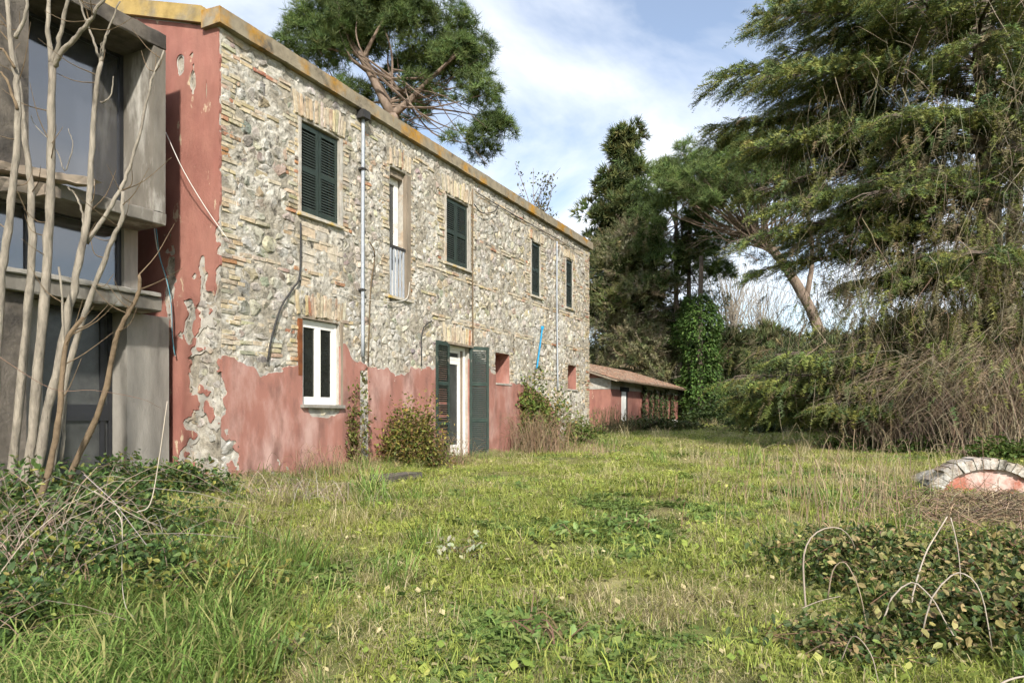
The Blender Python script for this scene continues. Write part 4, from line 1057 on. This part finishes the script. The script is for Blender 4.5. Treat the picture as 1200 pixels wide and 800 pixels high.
for i, h in enumerate(hs):
    az = i * 2.399 + rng.normal(0, .35)
    L_ = (7.4 if h < 10 else 7.4 - (h - 10) * .45) * rng.uniform(.62, 1.06)
    if 2.4 < h < 6.6 and math.cos(az) < -.2: L_ *= .62
    cedar_branch(h, az, L_, rng.uniform(.10, .30) if h > 3 else rng.uniform(-.02, .12), dead=(h < 7.5 and rng.random() < .5))
for h, az, L_ in ((10.1, R(186), 7.9), (9.7, R(196), 7.2), (8.9, R(180), 6.6), (8.3, R(190), 7.0), (7.3, R(183), 6.8), (6.6, R(192), 6.6), (5.9, R(184), 7.2), (5.2, R(174), 6.5), (5.6, R(200), 5.2), (4.8, R(215), 4.8), (2.0, R(188), 7.2), (1.5, R(180), 6.9), (1.1, R(170), 6.4), (2.6, R(196), 6.5), (1.3, R(200), 5.5),
                 (7.9, R(222), 6), (6.2, R(215), 6.2), (9.2, R(235), 5.5), (10.8, R(215), 6), (4.6, R(230), 5.5), (8.6, R(260), 5), (7.0, R(250), 5), (11.3, R(190), 7), (11.8, R(200), 6.6), (12.2, R(180), 6.5)):
    cedar_branch(h, az, L_, .22 if h > 3 else .05, dead=(3 < h < 7.5 and rng.random() < .5))
for k in range(900):      # loose drooping sprays between the shelves
    a = rng.uniform(R(130), R(300)); r = rng.uniform(2.0, 7.2) ; h = rng.uniform(.8, 11.5); m = 5
    if (r > 4.0 and 2.3 < h < 6.6 and rng.random() < .88) or (r > 5.2 and h > 8.5): continue
    c = np.array([math.cos(a) * r, math.sin(a) * r, h]); sl.append(c + rng.normal(0, 1, (m, 3)) * (.18, .18, .28)); sX.append(np.array([math.cos(a) * .5, math.sin(a) * .5, -1.0]) + rng.normal(0, .4, (m, 3)))
    ss.append(rng.uniform(.28, .5, m)); st_.append(tints(CEDG + [(.20, .17, .09)] * 3, m, .15) * rng.uniform(.7, 1.2))
for k in range(800):       # twiggy skirts hanging below the lowest boughs
    a = rng.uniform(R(185), R(290)); r = rng.uniform(1.5, 5.6); h = rng.uniform(1.5, 5.8); m = 4
    c = np.array([math.cos(a) * r, math.sin(a) * r, h]); sl.append(c + rng.normal(0, 1, (m, 3)) * (.15, .15, .35)); sX.append(np.array([math.cos(a) * .3, math.sin(a) * .3, -1.0]) + rng.normal(0, .4, (m, 3)))
    ss.append(rng.uniform(.28, .5, m)); st_.append(tints(CEDG[:2] + [(.24, .20, .12)] * 3, m, .15))
loc = np.concatenate(sl); V, F, S = CEDAR
W, FF, C = replicate(V, F, loc, np.concatenate(sX), np.concatenate(ss), rng.uniform(-.7, .7, len(loc)), np.concatenate(st_), S)
gf = G().add(W, FF, C); gf.build('crown', M['needle'], cedar, kind='stuff'); gb.build('branches', M['bark'], cedar, kind='stuff')
# dead, hanging twigs in its shade
for k in range(3400):
    a = rng.uniform(R(140), R(290)); r = rng.uniform(1.0, 6.2); h = rng.uniform(1.6, 10.5)
    s = np.array([math.cos(a) * r, math.sin(a) * r, h]); e = s + np.array([rng.normal(0, .45), rng.normal(0, .45), -rng.uniform(.4, 1.9)])
    V, F = tube(smooth_path([s, (s + e) / 2 + rng.normal(0, .16, 3), e], 4), np.linspace(.006, .0025, 5), 3, False); gt.add(V, F, tints([(.23, .19, .13), (.17, .14, .09), (.28, .24, .165)], 1)[0])
gt.build('dead_twigs', M['twig'], cedar, kind='stuff')

# --- brown thicket under the cedar
def thicket(name, label, center, spread, n, hmax, cols, r=.010, lean=.5, cat='thicket', seg=5):
    c = np.asarray(center, float); t = thing(name, label, cat, (c[0], c[1], float(ground(c[0], c[1])))); g = G(); oz = float(ground(c[0], c[1]))
    for k in range(n):
        x, y = rng.normal(0, spread[0] * .5), rng.normal(0, spread[1] * .5); z = float(ground(c[0] + x, c[1] + y)) - oz - .03
        h = hmax * rng.uniform(.3, 1) * math.exp(-.5 * (x / spread[0]) ** 2); a = rng.uniform(0, 6.28); q = h * lean * rng.uniform(.2, 1.4); d = np.array([math.cos(a), math.sin(a), 0])
        P = [np.array([x, y, z]), np.array([x, y, z + h * .6]) + d * q * .25, np.array([x, y, z + h]) + d * q * .7, np.array([x, y, z + h * rng.uniform(.55, 1.0)]) + d * q * 1.3]
        P = smooth_path(P, seg * 1.0 if False else 6); V, F = tube(P, np.linspace(r, r * .35, len(P)), 3, False); g.add(V, F, tints(cols, 1)[0])
    g.build('stems', M['twig'], t, kind='stuff'); return t
BRN = [(.24, .185, .125), (.19, .145, .10), (.29, .235, .165), (.15, .115, .08)]
for i, (px, D8, sp, n, hm, lab) in enumerate(((1045, 18.3, (1.5, 1.0), 850, 2.0, 'brown bramble thicket under the left edge of the cedar'), (1115, 16.8, (1.5, 1.0), 950, 2.4, 'taller tangle of brown bramble stems in the middle below the cedar'), (1185, 15.2, (1.4, 1.0), 900, 2.7, 'dense brown thicket at the right edge beneath the cedar'))):
    p = at(px, 500, D8); thicket('bramble_thicket', lab, p[:2], sp, int(n * 1.5), hm, BRN, .0075, .8)

# --- leafy bushes: a body of leaves on stems
def bush(name, label, center, rad, n, size, cols, stems=40, cat='bush', stem_col=(.14, .10, .06), z0=0.0, top=1.0, lean=(0, 0, 0), shape=None):
    cx, cy = center; bz = float(ground(cx, cy)) + z0; t = thing(name, label, cat, (cx, cy, bz)); gl = G(); gs = G()
    tips = []
    for k in range(stems):
        d = sphere_dirs(1, -.05)[0] * np.array(rad) * rng.uniform(.5, 1.05); b = np.array([rng.normal(0, rad[0] * .25), rng.normal(0, rad[1] * .25), -.05]); e = np.array([d[0], d[1], abs(d[2]) * top]) + np.array(lean) * rng.random()
        m = (b + e) / 2 + np.array([0, 0, rad[2] * .25]) + rng.normal(0, .07, 3); P = smooth_path([b, m, e], 6)
        V, F = tube(P, np.linspace(.007, .002, len(P)), 3, False); gs.add(V, F, tints([stem_col], 1)[0]); tips.append(P)
    k = n // stems; L_ = []
    for P in tips:
        i = rng.integers(1, len(P), k); L_.append(P[i] + rng.normal(0, 1, (k, 3)) * np.array(rad) * .11)
    loc = np.concatenate(L_); m = len(loc)
    X = rng.normal(0, 1, (m, 3)) + np.array([0, -.3, .15])
    gl.add(*replicate(LEAF_V, LEAF_F, loc, X, size * rng.uniform(.6, 1.25, m), rng.uniform(-1, 1, m), tints(cols, m, .2)))
    gs.build('stems', M['twig'], t, kind='stuff'); gl.build('leaves', M['leaf'], t, kind='stuff'); return t
def wallpt(px, out): # ground point in front of the facade
    u = pu(px); q = C0 + EU * u - EI * out; return (q[0], q[1])
bush('leafy_bush', 'bushy yellowing climber below and right of the ground floor window', wallpt(456, .48), (.78, .52, 1.30), 6500, .066, [(.15, .18, .035), (.21, .20, .045), (.10, .13, .03), (.26, .20, .05), (.17, .11, .05)], 85)
bush('window_creeper', 'thin creeper reaching up to the corner of the white window', wallpt(410, .16), (.32, .16, 1.5), 800, .066, [(.14, .18, .04), (.19, .21, .045), (.17, .11, .055)], 20)
bush('climbing_vine', 'green vine climbing right of the door below the blue pipe', wallpt(614, .40), (.85, .45, 1.95), 6000, .092, [(.13, .19, .04), (.18, .23, .05), (.09, .13, .03), (.22, .18, .06)], 70)
bush('wall_shrub', 'low green shrub against the far end of the stone wall', wallpt(664, .45), (.75, .4, 1.0), 2600, .09, [(.11, .16, .04), (.15, .19, .045)], 36)
thicket('dry_stalks', 'dry brown stalks at the wall right of the door', wallpt(600, .7), (.95, .5), 380, 1.15, [(.19, .135, .085), (.15, .10, .065), (.23, .17, .105)], .005, .8, 'weeds')
thicket('dry_stalks', 'dry weed stalks in front of the wall under the ground floor window', wallpt(345, .45), (1.0, .4), 120, .6, [(.20, .15, .09), (.15, .11, .07)], .005, .5, 'weeds')
thicket('dry_stalks', 'brown dead stalks around the foot of the yellowing climber', wallpt(480, .6), (.8, .4), 200, .7, [(.20, .15, .09), (.16, .11, .07)], .0045, .8, 'weeds')
p = at(712, 506, 33); thicket('dry_stalks', 'tall dark weed stalks in front of the annex end wall', p[:2], (1.6, 1.0), 200, 1.5, [(.13, .11, .06), (.18, .14, .08)], .012, .25, 'weeds')
p = at(765, 505, 35); bush('low_shrub', 'rank of low green shrubs in front of the annex', p[:2], (3.0, 1.4, .75), 4200, .17, [(.06, .085, .022), (.085, .105, .03), (.12, .11, .05)], 70)
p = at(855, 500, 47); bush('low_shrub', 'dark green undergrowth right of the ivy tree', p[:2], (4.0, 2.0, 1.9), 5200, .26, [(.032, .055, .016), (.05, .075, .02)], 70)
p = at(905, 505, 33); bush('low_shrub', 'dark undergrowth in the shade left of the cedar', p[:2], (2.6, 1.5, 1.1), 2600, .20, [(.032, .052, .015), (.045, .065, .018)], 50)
for i, (px, py, D9, lab) in enumerate(((1010, 524, 17.8, 'green weeds along the front of the left thicket'), (1100, 528, 16.0, 'green weeds between the thickets and the brick arch'), (1180, 530, 14.0, 'green weeds behind the brick arch'))):
    p = at(px, py, D9); bush('low_shrub', lab, p[:2], (1.6, .6, .5), 1500, .10, [(.06, .10, .02), (.09, .13, .028)], 40)

# --- bare stems in front of the extension (one multi-stemmed tree)
FD = 6.3; fb = at(40, 560, FD); fz = float(ground(fb[0], fb[1]))
fig = thing('multi_stem_tree', 'bare leafless tree of many pale stems in front of the concrete windows', 'tree', (fb[0], fb[1], fz))
def stem(pts, D0, D1, r0, r1, m='pale_bark', name='stem'):
    n = len(pts); P = [at(x, y, D0 + (D1 - D0) * i / (n - 1)) - np.array([fb[0], fb[1], fz]) for i, (x, y) in enumerate(pts)]
    P = smooth_path(P, 4 * n); P = P + rng.normal(0, .004, P.shape); r0 *= .86; r1 *= .86
    V, F = tube(P, np.linspace(r0, r1, len(P)) * (1 + .10 * np.sin(np.arange(len(P)) * 2.3)), 8); o = G().add(V, F).build(name, M[m], fig, smooth=True)
    if n >= 5:
        gt = G()
        for k in range(7):
            b = P[rng.integers(len(P) // 3, len(P))]; d = unit(np.array([rng.normal(0, 1), rng.normal(0, .6), abs(rng.normal(.5, .5))])); L_ = rng.uniform(.12, .55)
            Q = smooth_path([b, b + d * L_ * .5 + rng.normal(0, .02, 3), b + d * L_ + np.array([0, 0, .08])], 6); gt.add(*tube(Q, np.linspace(.006, .002, len(Q)), 4))
        gt.build('twigs', M['brown_bark'], o, kind='stuff')
stem([(-12, 560), (-4, 420), (2, 320), (10, 270), (17, 200), (21, 130), (18, 90), (12, 50), (8, -15)], 6.0, 6.2, .045, .022)
stem([(8, 600), (28, 420), (37, 300), (36, 227), (32, 180), (25, 120), (18, 75), (10, 30)], 6.5, 6.8, .048, .018)
stem([(28, 600), (45, 430), (55, 300), (59, 227), (60, 150), (61, 75)], 6.3, 6.4, .052, .036)
stem([(61, 78), (57, 40), (57, -15)], 6.4, 6.4, .030, .018); stem([(61, 78), (70, 45), (82, -12)], 6.4, 6.3, .028, .016); stem([(63, 78), (72, 62), (90, 43), (105, 25), (124, -6)], 6.4, 6.2, .030, .016)
stem([(38, 610), (52, 500), (70, 420), (86, 340), (98, 280), (104, 240), (107, 190), (112, 110), (118, 72)], 6.2, 6.5, .050, .022)
stem([(118, 74), (108, 45), (98, 18), (90, -12)], 6.5, 6.5, .014, .010); stem([(118, 74), (125, 42), (140, 2)], 6.5, 6.5, .014, .007); stem([(117, 75), (118, 55), (128, 36)], 6.5, 6.5, .010, .005)
stem([(101, 285), (122, 255), (140, 225), (152, 195), (165, 150), (178, 95), (192, 60)], 6.4, 6.7, .026, .010)
stem([(98, 270), (97, 250), (90, 230), (80, 220)], 6.4, 6.4, .014, .008)
stem([(40, 640), (62, 540), (80, 430), (106, 350), (128, 290), (142, 258), (145, 225)], 6.0, 6.1, .036, .018)
stem([(55, 620), (85, 550), (120, 470), (135, 400), (150, 368), (162, 345), (163, 322)], 5.8, 5.9, .034, .016, 'brown_bark')
stem([(8, 690), (36, 620), (55, 560), (68, 500), (73, 440), (80, 395), (98, 372)], 5.2, 5.6, .034, .018, 'brown_bark')
stem([(72, 540), (76, 470), (75, 400), (70, 312)], 6.1, 6.1, .018, .010)
stem([(118, 120), (128, 115), (133, 90)], 6.5, 6.5, .010, .006); stem([(75, 200), (65, 175), (40, 145), (36, 136)], 6.4, 6.4, .006, .003)
stem([(78, 200), (85, 170), (80, 152)], 6.4, 6.4, .006, .003)
stem([(20, 128), (8, 95), (-5, 80)], 6.1, 6.1, .016, .010, 'brown_bark'); stem([(17, 80), (6, 62), (-5, 55)], 6.1, 6.1, .014, .010, 'brown_bark'); stem([(18, 45), (30, 20), (33, -10)], 6.1, 6.1, .02, .012)

# --- brambles in the left foreground
LG = [(.070, .120, .032), (.090, .150, .038), (.115, .170, .048), (.055, .095, .028), (.055, .1, .03), (.22, .22, .05)]
bl = at(60, 600, 5.4)
BR = [((-3.7, 5.6), (1.2, .9, .62), 9500, .064, 'bramble mound heaped round the feet of the bare pale stems'), ((-2.75, 4.7), (.85, .75, .48), 5200, .06, 'lower spread of green brambles in the left foreground'), ((-2.95, 3.7), (.6, .5, .45), 3200, .055, 'dark bramble clump at the lower left edge'),
      ((-4.0, 7.6), (1.0, .6, .45), 4200, .062, 'leafy bramble along the foot of the concrete pier'), ((-1.9, 4.4), (.6, .5, .28), 1500, .058, 'yellow-leaved bramble shoot creeping over the left grass')]
for i, (c, rad, n, s, lab) in enumerate(BR):
    bush('bramble', lab, c, rad, n, s, LG if i < 4 else [(.16, .18, .04), (.07, .11, .025), (.22, .21, .05)], 90 if i < 3 else 40, 'bramble', (.17, .12, .08))
for c, sp, n, h, lab in (((-3.4, 4.7), (.9, .6), 190, .85, 'grey dead bramble canes tangled in the left foreground'), ((-2.6, 3.2), (.35, .3), 36, .5, 'pale broken twigs in the bottom left corner'), ((-2.5, 7.7), (1.0, .4), 150, .38, 'dry brown litter of stems near the house corner')):
    thicket('dead_canes', lab, c, sp, n, h, [(.27, .22, .17), (.20, .16, .12), (.33, .28, .23), (.15, .11, .08)], .0038, 1.3, 'canes')

# --- brambles and pale arching canes in the right foreground
RG = [(.085, .125, .030), (.06, .095, .026), (.15, .17, .045), (.24, .22, .08), (.05, .08, .024), (.30, .24, .11)]
for c, rad, n, s, lab in (((2.75, 4.0), (.85, .75, .36), 7500, .060, 'yellowing bramble patch in the lower right corner'), ((2.6, 5.1), (.85, .65, .36), 6000, .056, 'darker bramble patch under the pale arching canes'), ((1.75, 3.6), (.5, .4, .2), 2000, .05, 'thin edge of bramble leaves creeping into the grass at lower right'), ((3.6, 5.0), (.75, .65, .34), 4500, .056, 'bramble patch at the right edge below the dry mat')):
    bush('bramble', lab, c, rad, n, s, RG, 70, 'bramble', (.16, .10, .07))
def cane(pts, D0, D1, r, lab, col=(.30, .25, .20)):
    n = len(pts); P = smooth_path([at(x, y, .86 * (D0 + (D1 - D0) * i / (n - 1))) for i, (x, y) in enumerate(pts)], 16); r *= .52; o = P[0].copy()
    V, F = tube(P - o, np.linspace(r, r * .6, len(P)), 6); tag(G().add(V, F, col).build('bramble_cane', M['twig'], None, o, True), lab, 'cane', 'pale canes over the right brambles')
cane([(945, 722), (942, 680), (942, 650), (950, 630), (966, 619), (985, 619), (998, 632), (1002, 645)], 4.6, 5.0, .011, 'tall pale cane arching like a hoop, leftmost of the canes at right')
cane([(970, 700), (976, 668), (988, 658), (998, 670), (1008, 695), (1018, 745)], 4.7, 4.6, .008, 'short cane curving down inside the big hoop cane', (.28, .22, .16))
cane([(1066, 735), (1070, 695), (1084, 650), (1096, 628), (1110, 605)], 4.6, 4.8, .011, 'straight pale cane leaning right, below the brick arch', (.36, .31, .255))
cane([(1114, 606), (1120, 630), (1124, 655), (1126, 690), (1124, 730)], 4.8, 4.7, .007, 'thin upright pale cane meeting the leaning one at its tip', (.36, .31, .255))
cane([(1030, 745), (1045, 700), (1068, 682), (1082, 690), (1096, 706), (1106, 725), (1118, 745), (1124, 762)], 4.3, 4.2, .009, 'pale cane bending down to the right through yellow leaves', (.36, .31, .255))
cane([(1080, 745), (1092, 700), (1115, 674), (1130, 672), (1144, 684), (1154, 710), (1164, 770)], 4.3, 4.2, .009, 'long pale cane arching over and down, rightmost of the canes', (.36, .31, .255))
cane([(1165, 806), (1180, 797), (1200, 792), (1230, 790)], 3.3, 3.4, .010, 'pale cane lying in the bottom right corner', (.36, .31, .255))
cane([(985, 775), (1000, 745), (1020, 765), (1030, 800)], 3.9, 3.7, .006, 'thin cane sloping to the bottom edge left of the yellow brambles')
cane([(940, 712), (960, 704), (985, 698)], 4.6, 4.7, .006, 'thin cane lying flat at the foot of the hoop cane')
cane([(160, 600), (176, 590), (186, 540), (196, 470)], 5.0, 5.2, .008, 'thin upright pale cane by the house corner brambles', (.40, .35, .28))
cane([(135, 598), (143, 615), (143, 680), (148, 712), (160, 725)], 4.2, 4.2, .006, 'white curved cane drooping over the left brambles', (.38, .34, .28))
cane([(110, 575), (150, 600), (185, 616)], 4.5, 4.8, .008, 'pale cane slanting down to the right over the left bramble mound', (.33, .28, .22))
cane([(95, 572), (150, 480), (215, 470)], 5.2, 5.6, .005, 'thin brown runner arching across the terrace door', (.20, .13, .09)) if False else None
cane([(-10, 412), (60, 455), (110, 457), (165, 467), (188, 478)], 5.6, 5.9, .005, 'thin thorny runner stretched across the terrace door', (.17, .11, .08))

# dry brown mat before the arch
g = G()
for k in range(3600):
    x = rng.normal(5.35, .75) ; y = rng.normal(7.0, .75); z = float(ground(x, y)); h = rng.uniform(.02, .24) * math.exp(-.5 * (((x - 5.4) / .9) ** 2 + ((y - 7.0) / .9) ** 2)); a = rng.uniform(0, 6.28); l = rng.uniform(.1, .35)
    s = np.array([x, y, z + h]); e = s + np.array([math.cos(a) * l, math.sin(a) * l, rng.normal(.02, .09)])
    V, F = tube([s, (s + e) / 2 + np.array([0, 0, rng.uniform(-.02, .06)]), e], [.004, .004, .002], 3, False); g.add(V, F, tints([(.20, .15, .095), (.15, .11, .075), (.26, .20, .13)], 1)[0])
tag(g.build('dry_ground_cover', M['twig'], kind='stuff'), 'mat of brown dead stems in front of the brick arch', 'dead weeds')
for px, py, D10, n, h, lab in ((990, 590, 8.2, 90, .95, 'sparse dry weed stems standing in the grass right of the middle'), (960, 620, 6.4, 60, .6, 'fine grey weed stems left of the hoop cane'), (880, 560, 11, 60, .5, 'thin brown weed stems in the grass left of the arch'), (1130, 560, 8.0, 14, 1.0, 'few dark dry stalks crossing the face of the brick arch'), (700, 540, 16, 130, .45, 'straw coloured weeds by the far corner of the farmhouse'), (830, 590, 8.5, 60, .35, 'low brown weeds in the middle of the lawn')):
    p = at(px, py, D10); thicket('dry_weeds', lab, p[:2], (1.1, .8), n, h, [(.24, .19, .12), (.18, .13, .085)], .0045, .4, 'weeds')

# broad-leaved weeds
for px, py, D11, n, s, lab in ((338, 695, 3.7, 70, .065, 'pale broad-leaved mallow in the left foreground grass'), (668, 612, 6.2, 160, .085, 'low patch of broad-leaved weeds left of the middle of the lawn'), (735, 610, 6.4, 120, .08, 'leafy weed patch beside the mossy hollow in the lawn'), (540, 632, 5.6, 140, .06, 'grey-leaved weed patch on the lawn in front of the door'), (640, 705, 3.8, 30, .07, 'small rosette weed low in the middle foreground')):
    p = at(px, py, D11); bush('weed_patch', lab, p[:2], (.32, .26, .13), n, s, [(.16, .24, .07), (.20, .28, .09), (.12, .19, .05)] if n != 140 else [(.30, .32, .20), (.36, .36, .25)], 14, 'weeds')

# stone step hidden in the weeds, fallen slab
o = G().box(-.45, .45, -.16, .16, -.12, .10, jit=.02).build('stone_slab', M['concrete_dark']); q = wallpt(372, 1.55); o.location = (q[0], q[1], float(ground(*q))); o.rotation_euler = (0, 0, ROT); tag(o, 'dark weathered stone slab lying in the weeds in front of the red wall', 'slab')

# ------------------------------------------------------------------ grass
PROTO = bpy.data.collections.new('grass_clumps')
def clump_proto(name, n, rad, h, w, cols, bend, seed, broad=0.0):
    r = np.random.default_rng(seed); V = []; F = []; C = []
    for i in range(n):
        a = r.uniform(0, 6.28); q = rad * math.sqrt(r.random()); x, y = q * math.cos(a), q * math.sin(a)
        hh = h * r.uniform(.4, 1.15); a2 = r.uniform(0, 6.28); bd = bend * hh * r.uniform(.3, 1.5); d = np.array([math.cos(a2), math.sin(a2), 0]); sd = np.array([-d[1], d[0], 0])
        ww = w * r.uniform(.6, 1.3); c = np.array(cols[r.integers(len(cols))]) * r.uniform(.75, 1.25); b = np.array([x, y, -.02])
        if r.random() < broad:       # small broad leaf on the ground
            l = r.uniform(.03, .07); k = len(V); zz = r.uniform(.01, h * .5); t = d * l + np.array([0, 0, r.uniform(-.01, .03)])
            b = b + np.array([0, 0, zz]); V += [b, b + t * .5 + sd * l * .42, b + t * .5 - sd * l * .42, b + t]; F += [(k, k + 2, k + 1), (k + 1, k + 2, k + 3)]; C += [c * 1.05] * 4; continue
        k = len(V); m1 = b + np.array([0, 0, hh * .55]) + d * bd * .25; m2 = b + np.array([0, 0, hh * .9]) + d * bd * .65; tp = b + np.array([0, 0, hh * (1 - .22 * bend)]) + d * bd * 1.15
        V += [b - sd * ww / 2, b + sd * ww / 2, m1 - sd * ww * .45, m1 + sd * ww * .45, m2 - sd * ww * .3, m2 + sd * ww * .3, tp]
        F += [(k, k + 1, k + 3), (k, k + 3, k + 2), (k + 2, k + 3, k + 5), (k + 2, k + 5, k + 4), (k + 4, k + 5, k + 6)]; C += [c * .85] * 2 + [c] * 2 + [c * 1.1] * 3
    g = G().add(np.array(V), np.array(F), np.array(C)); me = g.mesh(name); me.materials.append(M['grass']); o = bpy.data.objects.new(name, me); PROTO.objects.link(o)
GR = [(.215, .265, .052), (.265, .300, .065), (.155, .215, .042), (.310, .325, .085), (.215, .262, .052), (.245, .285, .060), (.40, .345, .19)]
YG = [(.36, .39, .090), (.32, .36, .075), (.40, .40, .120), (.30, .35, .07)]
STRAW = [(.46, .39, .22), (.38, .31, .17), (.52, .45, .28), (.27, .26, .09), (.22, .24, .06)]
LUSH = [(.120, .200, .040), (.155, .240, .052), (.195, .275, .065), (.30, .29, .11)]
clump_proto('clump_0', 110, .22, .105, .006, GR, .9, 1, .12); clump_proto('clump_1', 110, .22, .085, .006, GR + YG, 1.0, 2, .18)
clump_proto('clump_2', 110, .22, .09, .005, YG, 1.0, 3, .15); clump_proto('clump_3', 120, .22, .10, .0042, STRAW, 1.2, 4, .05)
clump_proto('clump_4', 60, .16, .33, .009, LUSH, .9, 5); clump_proto('clump_5', 110, .18, .08, .006, [(.125, .195, .045), (.160, .230, .055), (.10, .165, .04), (.20, .25, .07)], .8, 6, .62); clump_proto('clump_6', 45, .14, .26, .0045, STRAW, .9, 7)

def grass_points():
    out = []
    def keep(x, y):
        u = (x - C0[0]) * EU[0] + (y - C0[1]) * EU[1]; w = (x - C0[0]) * EI[0] + (y - C0[1]) * EI[1]
        a = (x - AN0[0]) * EU[0] + (y - AN0[1]) * EU[1]; b = (x - AN0[0]) * EI[0] + (y - AN0[1]) * EI[1]
        return ~((w > -.03) & (u > -.03) & (u < LEN + .1)) & ~((u < 0) & (u > -5) & (w > 1.3)) & ~((a > 0) & (a < AL) & (b > 0))
    for y0, y1, dens, sc in ((1.6, 4.5, 58, .95), (4.5, 8, 44, 1.0), (8, 14, 26, 1.1), (14, 24, 14, 1.35), (24, 60, 5.5, 2.0)):
        x0, x1 = -.85 * y1 - 1.5, .85 * y1 + 1.5; n = int((x1 - x0) * (y1 - y0) * dens); x = rng.uniform(x0, x1, n); y = rng.uniform(y0, y1, n); k = keep(x, y) & (np.abs(x) < .85 * y + 1.5); x, y = x[k], y[k]; n = len(x)
        dry = fbm2(x * .45 + 4, y * .45, 41, 3) + .25 * fbm2(x * 2.2, y * 2.2, 43, 2) + .12 * sstep(6, 10, y) * sstep(-.5, 1, x) ; lush = .45 * fbm2(x * .6, y * .6, 47, 3) + .62 * np.exp(-(((x + 1.4) / 1.6) ** 2 + ((y - 5.5) / 2.6) ** 2)) - .2 * sstep(8, 14, y)
        bare = fbm2(x * 1.1 + 9, y * 1.1, 71, 3) > .62; k = ~(bare & (rng.random(n) < .35)); x, y, dry, lush = x[k], y[k], dry[k], lush[k]; n = len(x)
        r = rng.random(n); idx = np.where(r < .42, 0, np.where(r < .70, 1, np.where(r < .86, 2, 5)))
        idx = np.where((dry > .17) & (rng.random(n) < .58), 3, idx); idx = np.where((dry > .0) & (rng.random(n) < .35), 2, idx)
        idx = np.where((lush > .46) & (rng.random(n) < .16), 4, idx); idx = np.where((dry > .25) & (rng.random(n) < .06), 6, idx)
        wd = fbm2(x * .8 + 30, y * .8 + 5, 81, 3); idx = np.where((wd > .38) & (rng.random(n) < .65), 5, idx); idx = np.where((wd < -.75) & (rng.random(n) < .07), 4, idx); bare = fbm2(x * 1.1 + 9, y * 1.1, 71, 3) > .5; idx = np.where(bare & (rng.random(n) < .7), 3, idx)
        s = sc * np.where(idx == 4, .85, .92) * rng.uniform(.6, 1.3, n) * (1 + .25 * fbm2(x * .9, y * .9, 51, 2)); out.append(np.stack([x, y, ground(x, y), idx, s], 1))
    # a ranker fringe along the wall foot and at lower left
    n = 900; u = rng.uniform(-.5, LEN, n); w = rng.uniform(.05, .9, n) ** 1.5; q = C0[None] + EU[None] * u[:, None] - EI[None] * w[:, None]
    out.append(np.stack([q[:, 0], q[:, 1], ground(q[:, 0], q[:, 1]), np.where(rng.random(n) < .4, 6, np.where(rng.random(n) < .3, 4, 0)), rng.uniform(.4, .85, n)], 1))
    n = 200; x = rng.normal(-2.2, .6, n); y = rng.normal(3.7, 1.0, n); out.append(np.stack([x, y, ground(x, y), np.full(n, 4), rng.uniform(.55, 1.15, n)], 1))
    return np.concatenate(out)
GP = grass_points()
me = bpy.data.meshes.new('grass'); me.vertices.add(len(GP)); me.vertices.foreach_set('co', GP[:, :3].astype(np.float32).ravel())
a = me.attributes.new('idx', 'INT', 'POINT'); a.data.foreach_set('value', GP[:, 3].astype(np.int32))
a = me.attributes.new('scl', 'FLOAT', 'POINT'); a.data.foreach_set('value', GP[:, 4].astype(np.float32))
rot = np.stack([rng.normal(0, .12, len(GP)), rng.normal(0, .12, len(GP)), rng.uniform(0, 6.283, len(GP))], 1)
a = me.attributes.new('rot', 'FLOAT_VECTOR', 'POINT'); a.data.foreach_set('vector', rot.astype(np.float32).ravel())
me.materials.append(M['grass']); grass = bpy.data.objects.new('grass', me); COL.objects.link(grass)
tag(grass, 'rough mixed green and straw grass of the yard', 'grass', kind='stuff')
ng = bpy.data.node_groups.new('scatter', 'GeometryNodeTree')
ng.interface.new_socket('Geometry', in_out='INPUT', socket_type='NodeSocketGeometry'); ng.interface.new_socket('Geometry', in_out='OUTPUT', socket_type='NodeSocketGeometry')
N = ng.nodes.new; L = ng.links.new
gi, go = N('NodeGroupInput'), N('NodeGroupOutput'); ci = N('GeometryNodeCollectionInfo'); ci.inputs['Collection'].default_value = PROTO; ci.inputs['Separate Children'].default_value = True; ci.inputs['Reset Children'].default_value = True
ip = N('GeometryNodeInstanceOnPoints'); ip.inputs['Pick Instance'].default_value = True
def named(nm, ty):
    n = N('GeometryNodeInputNamedAttribute'); n.data_type = ty; n.inputs['Name'].default_value = nm; return n.outputs['Attribute']
L(gi.outputs[0], ip.inputs['Points']); L(ci.outputs[0], ip.inputs['Instance']); L(named('idx', 'INT'), ip.inputs['Instance Index']); L(named('rot', 'FLOAT_VECTOR'), ip.inputs['Rotation']); L(named('scl', 'FLOAT'), ip.inputs['Scale']); L(ip.outputs[0], go.inputs[0])
md = grass.modifiers.new('scatter', 'NODES'); md.node_group = ng
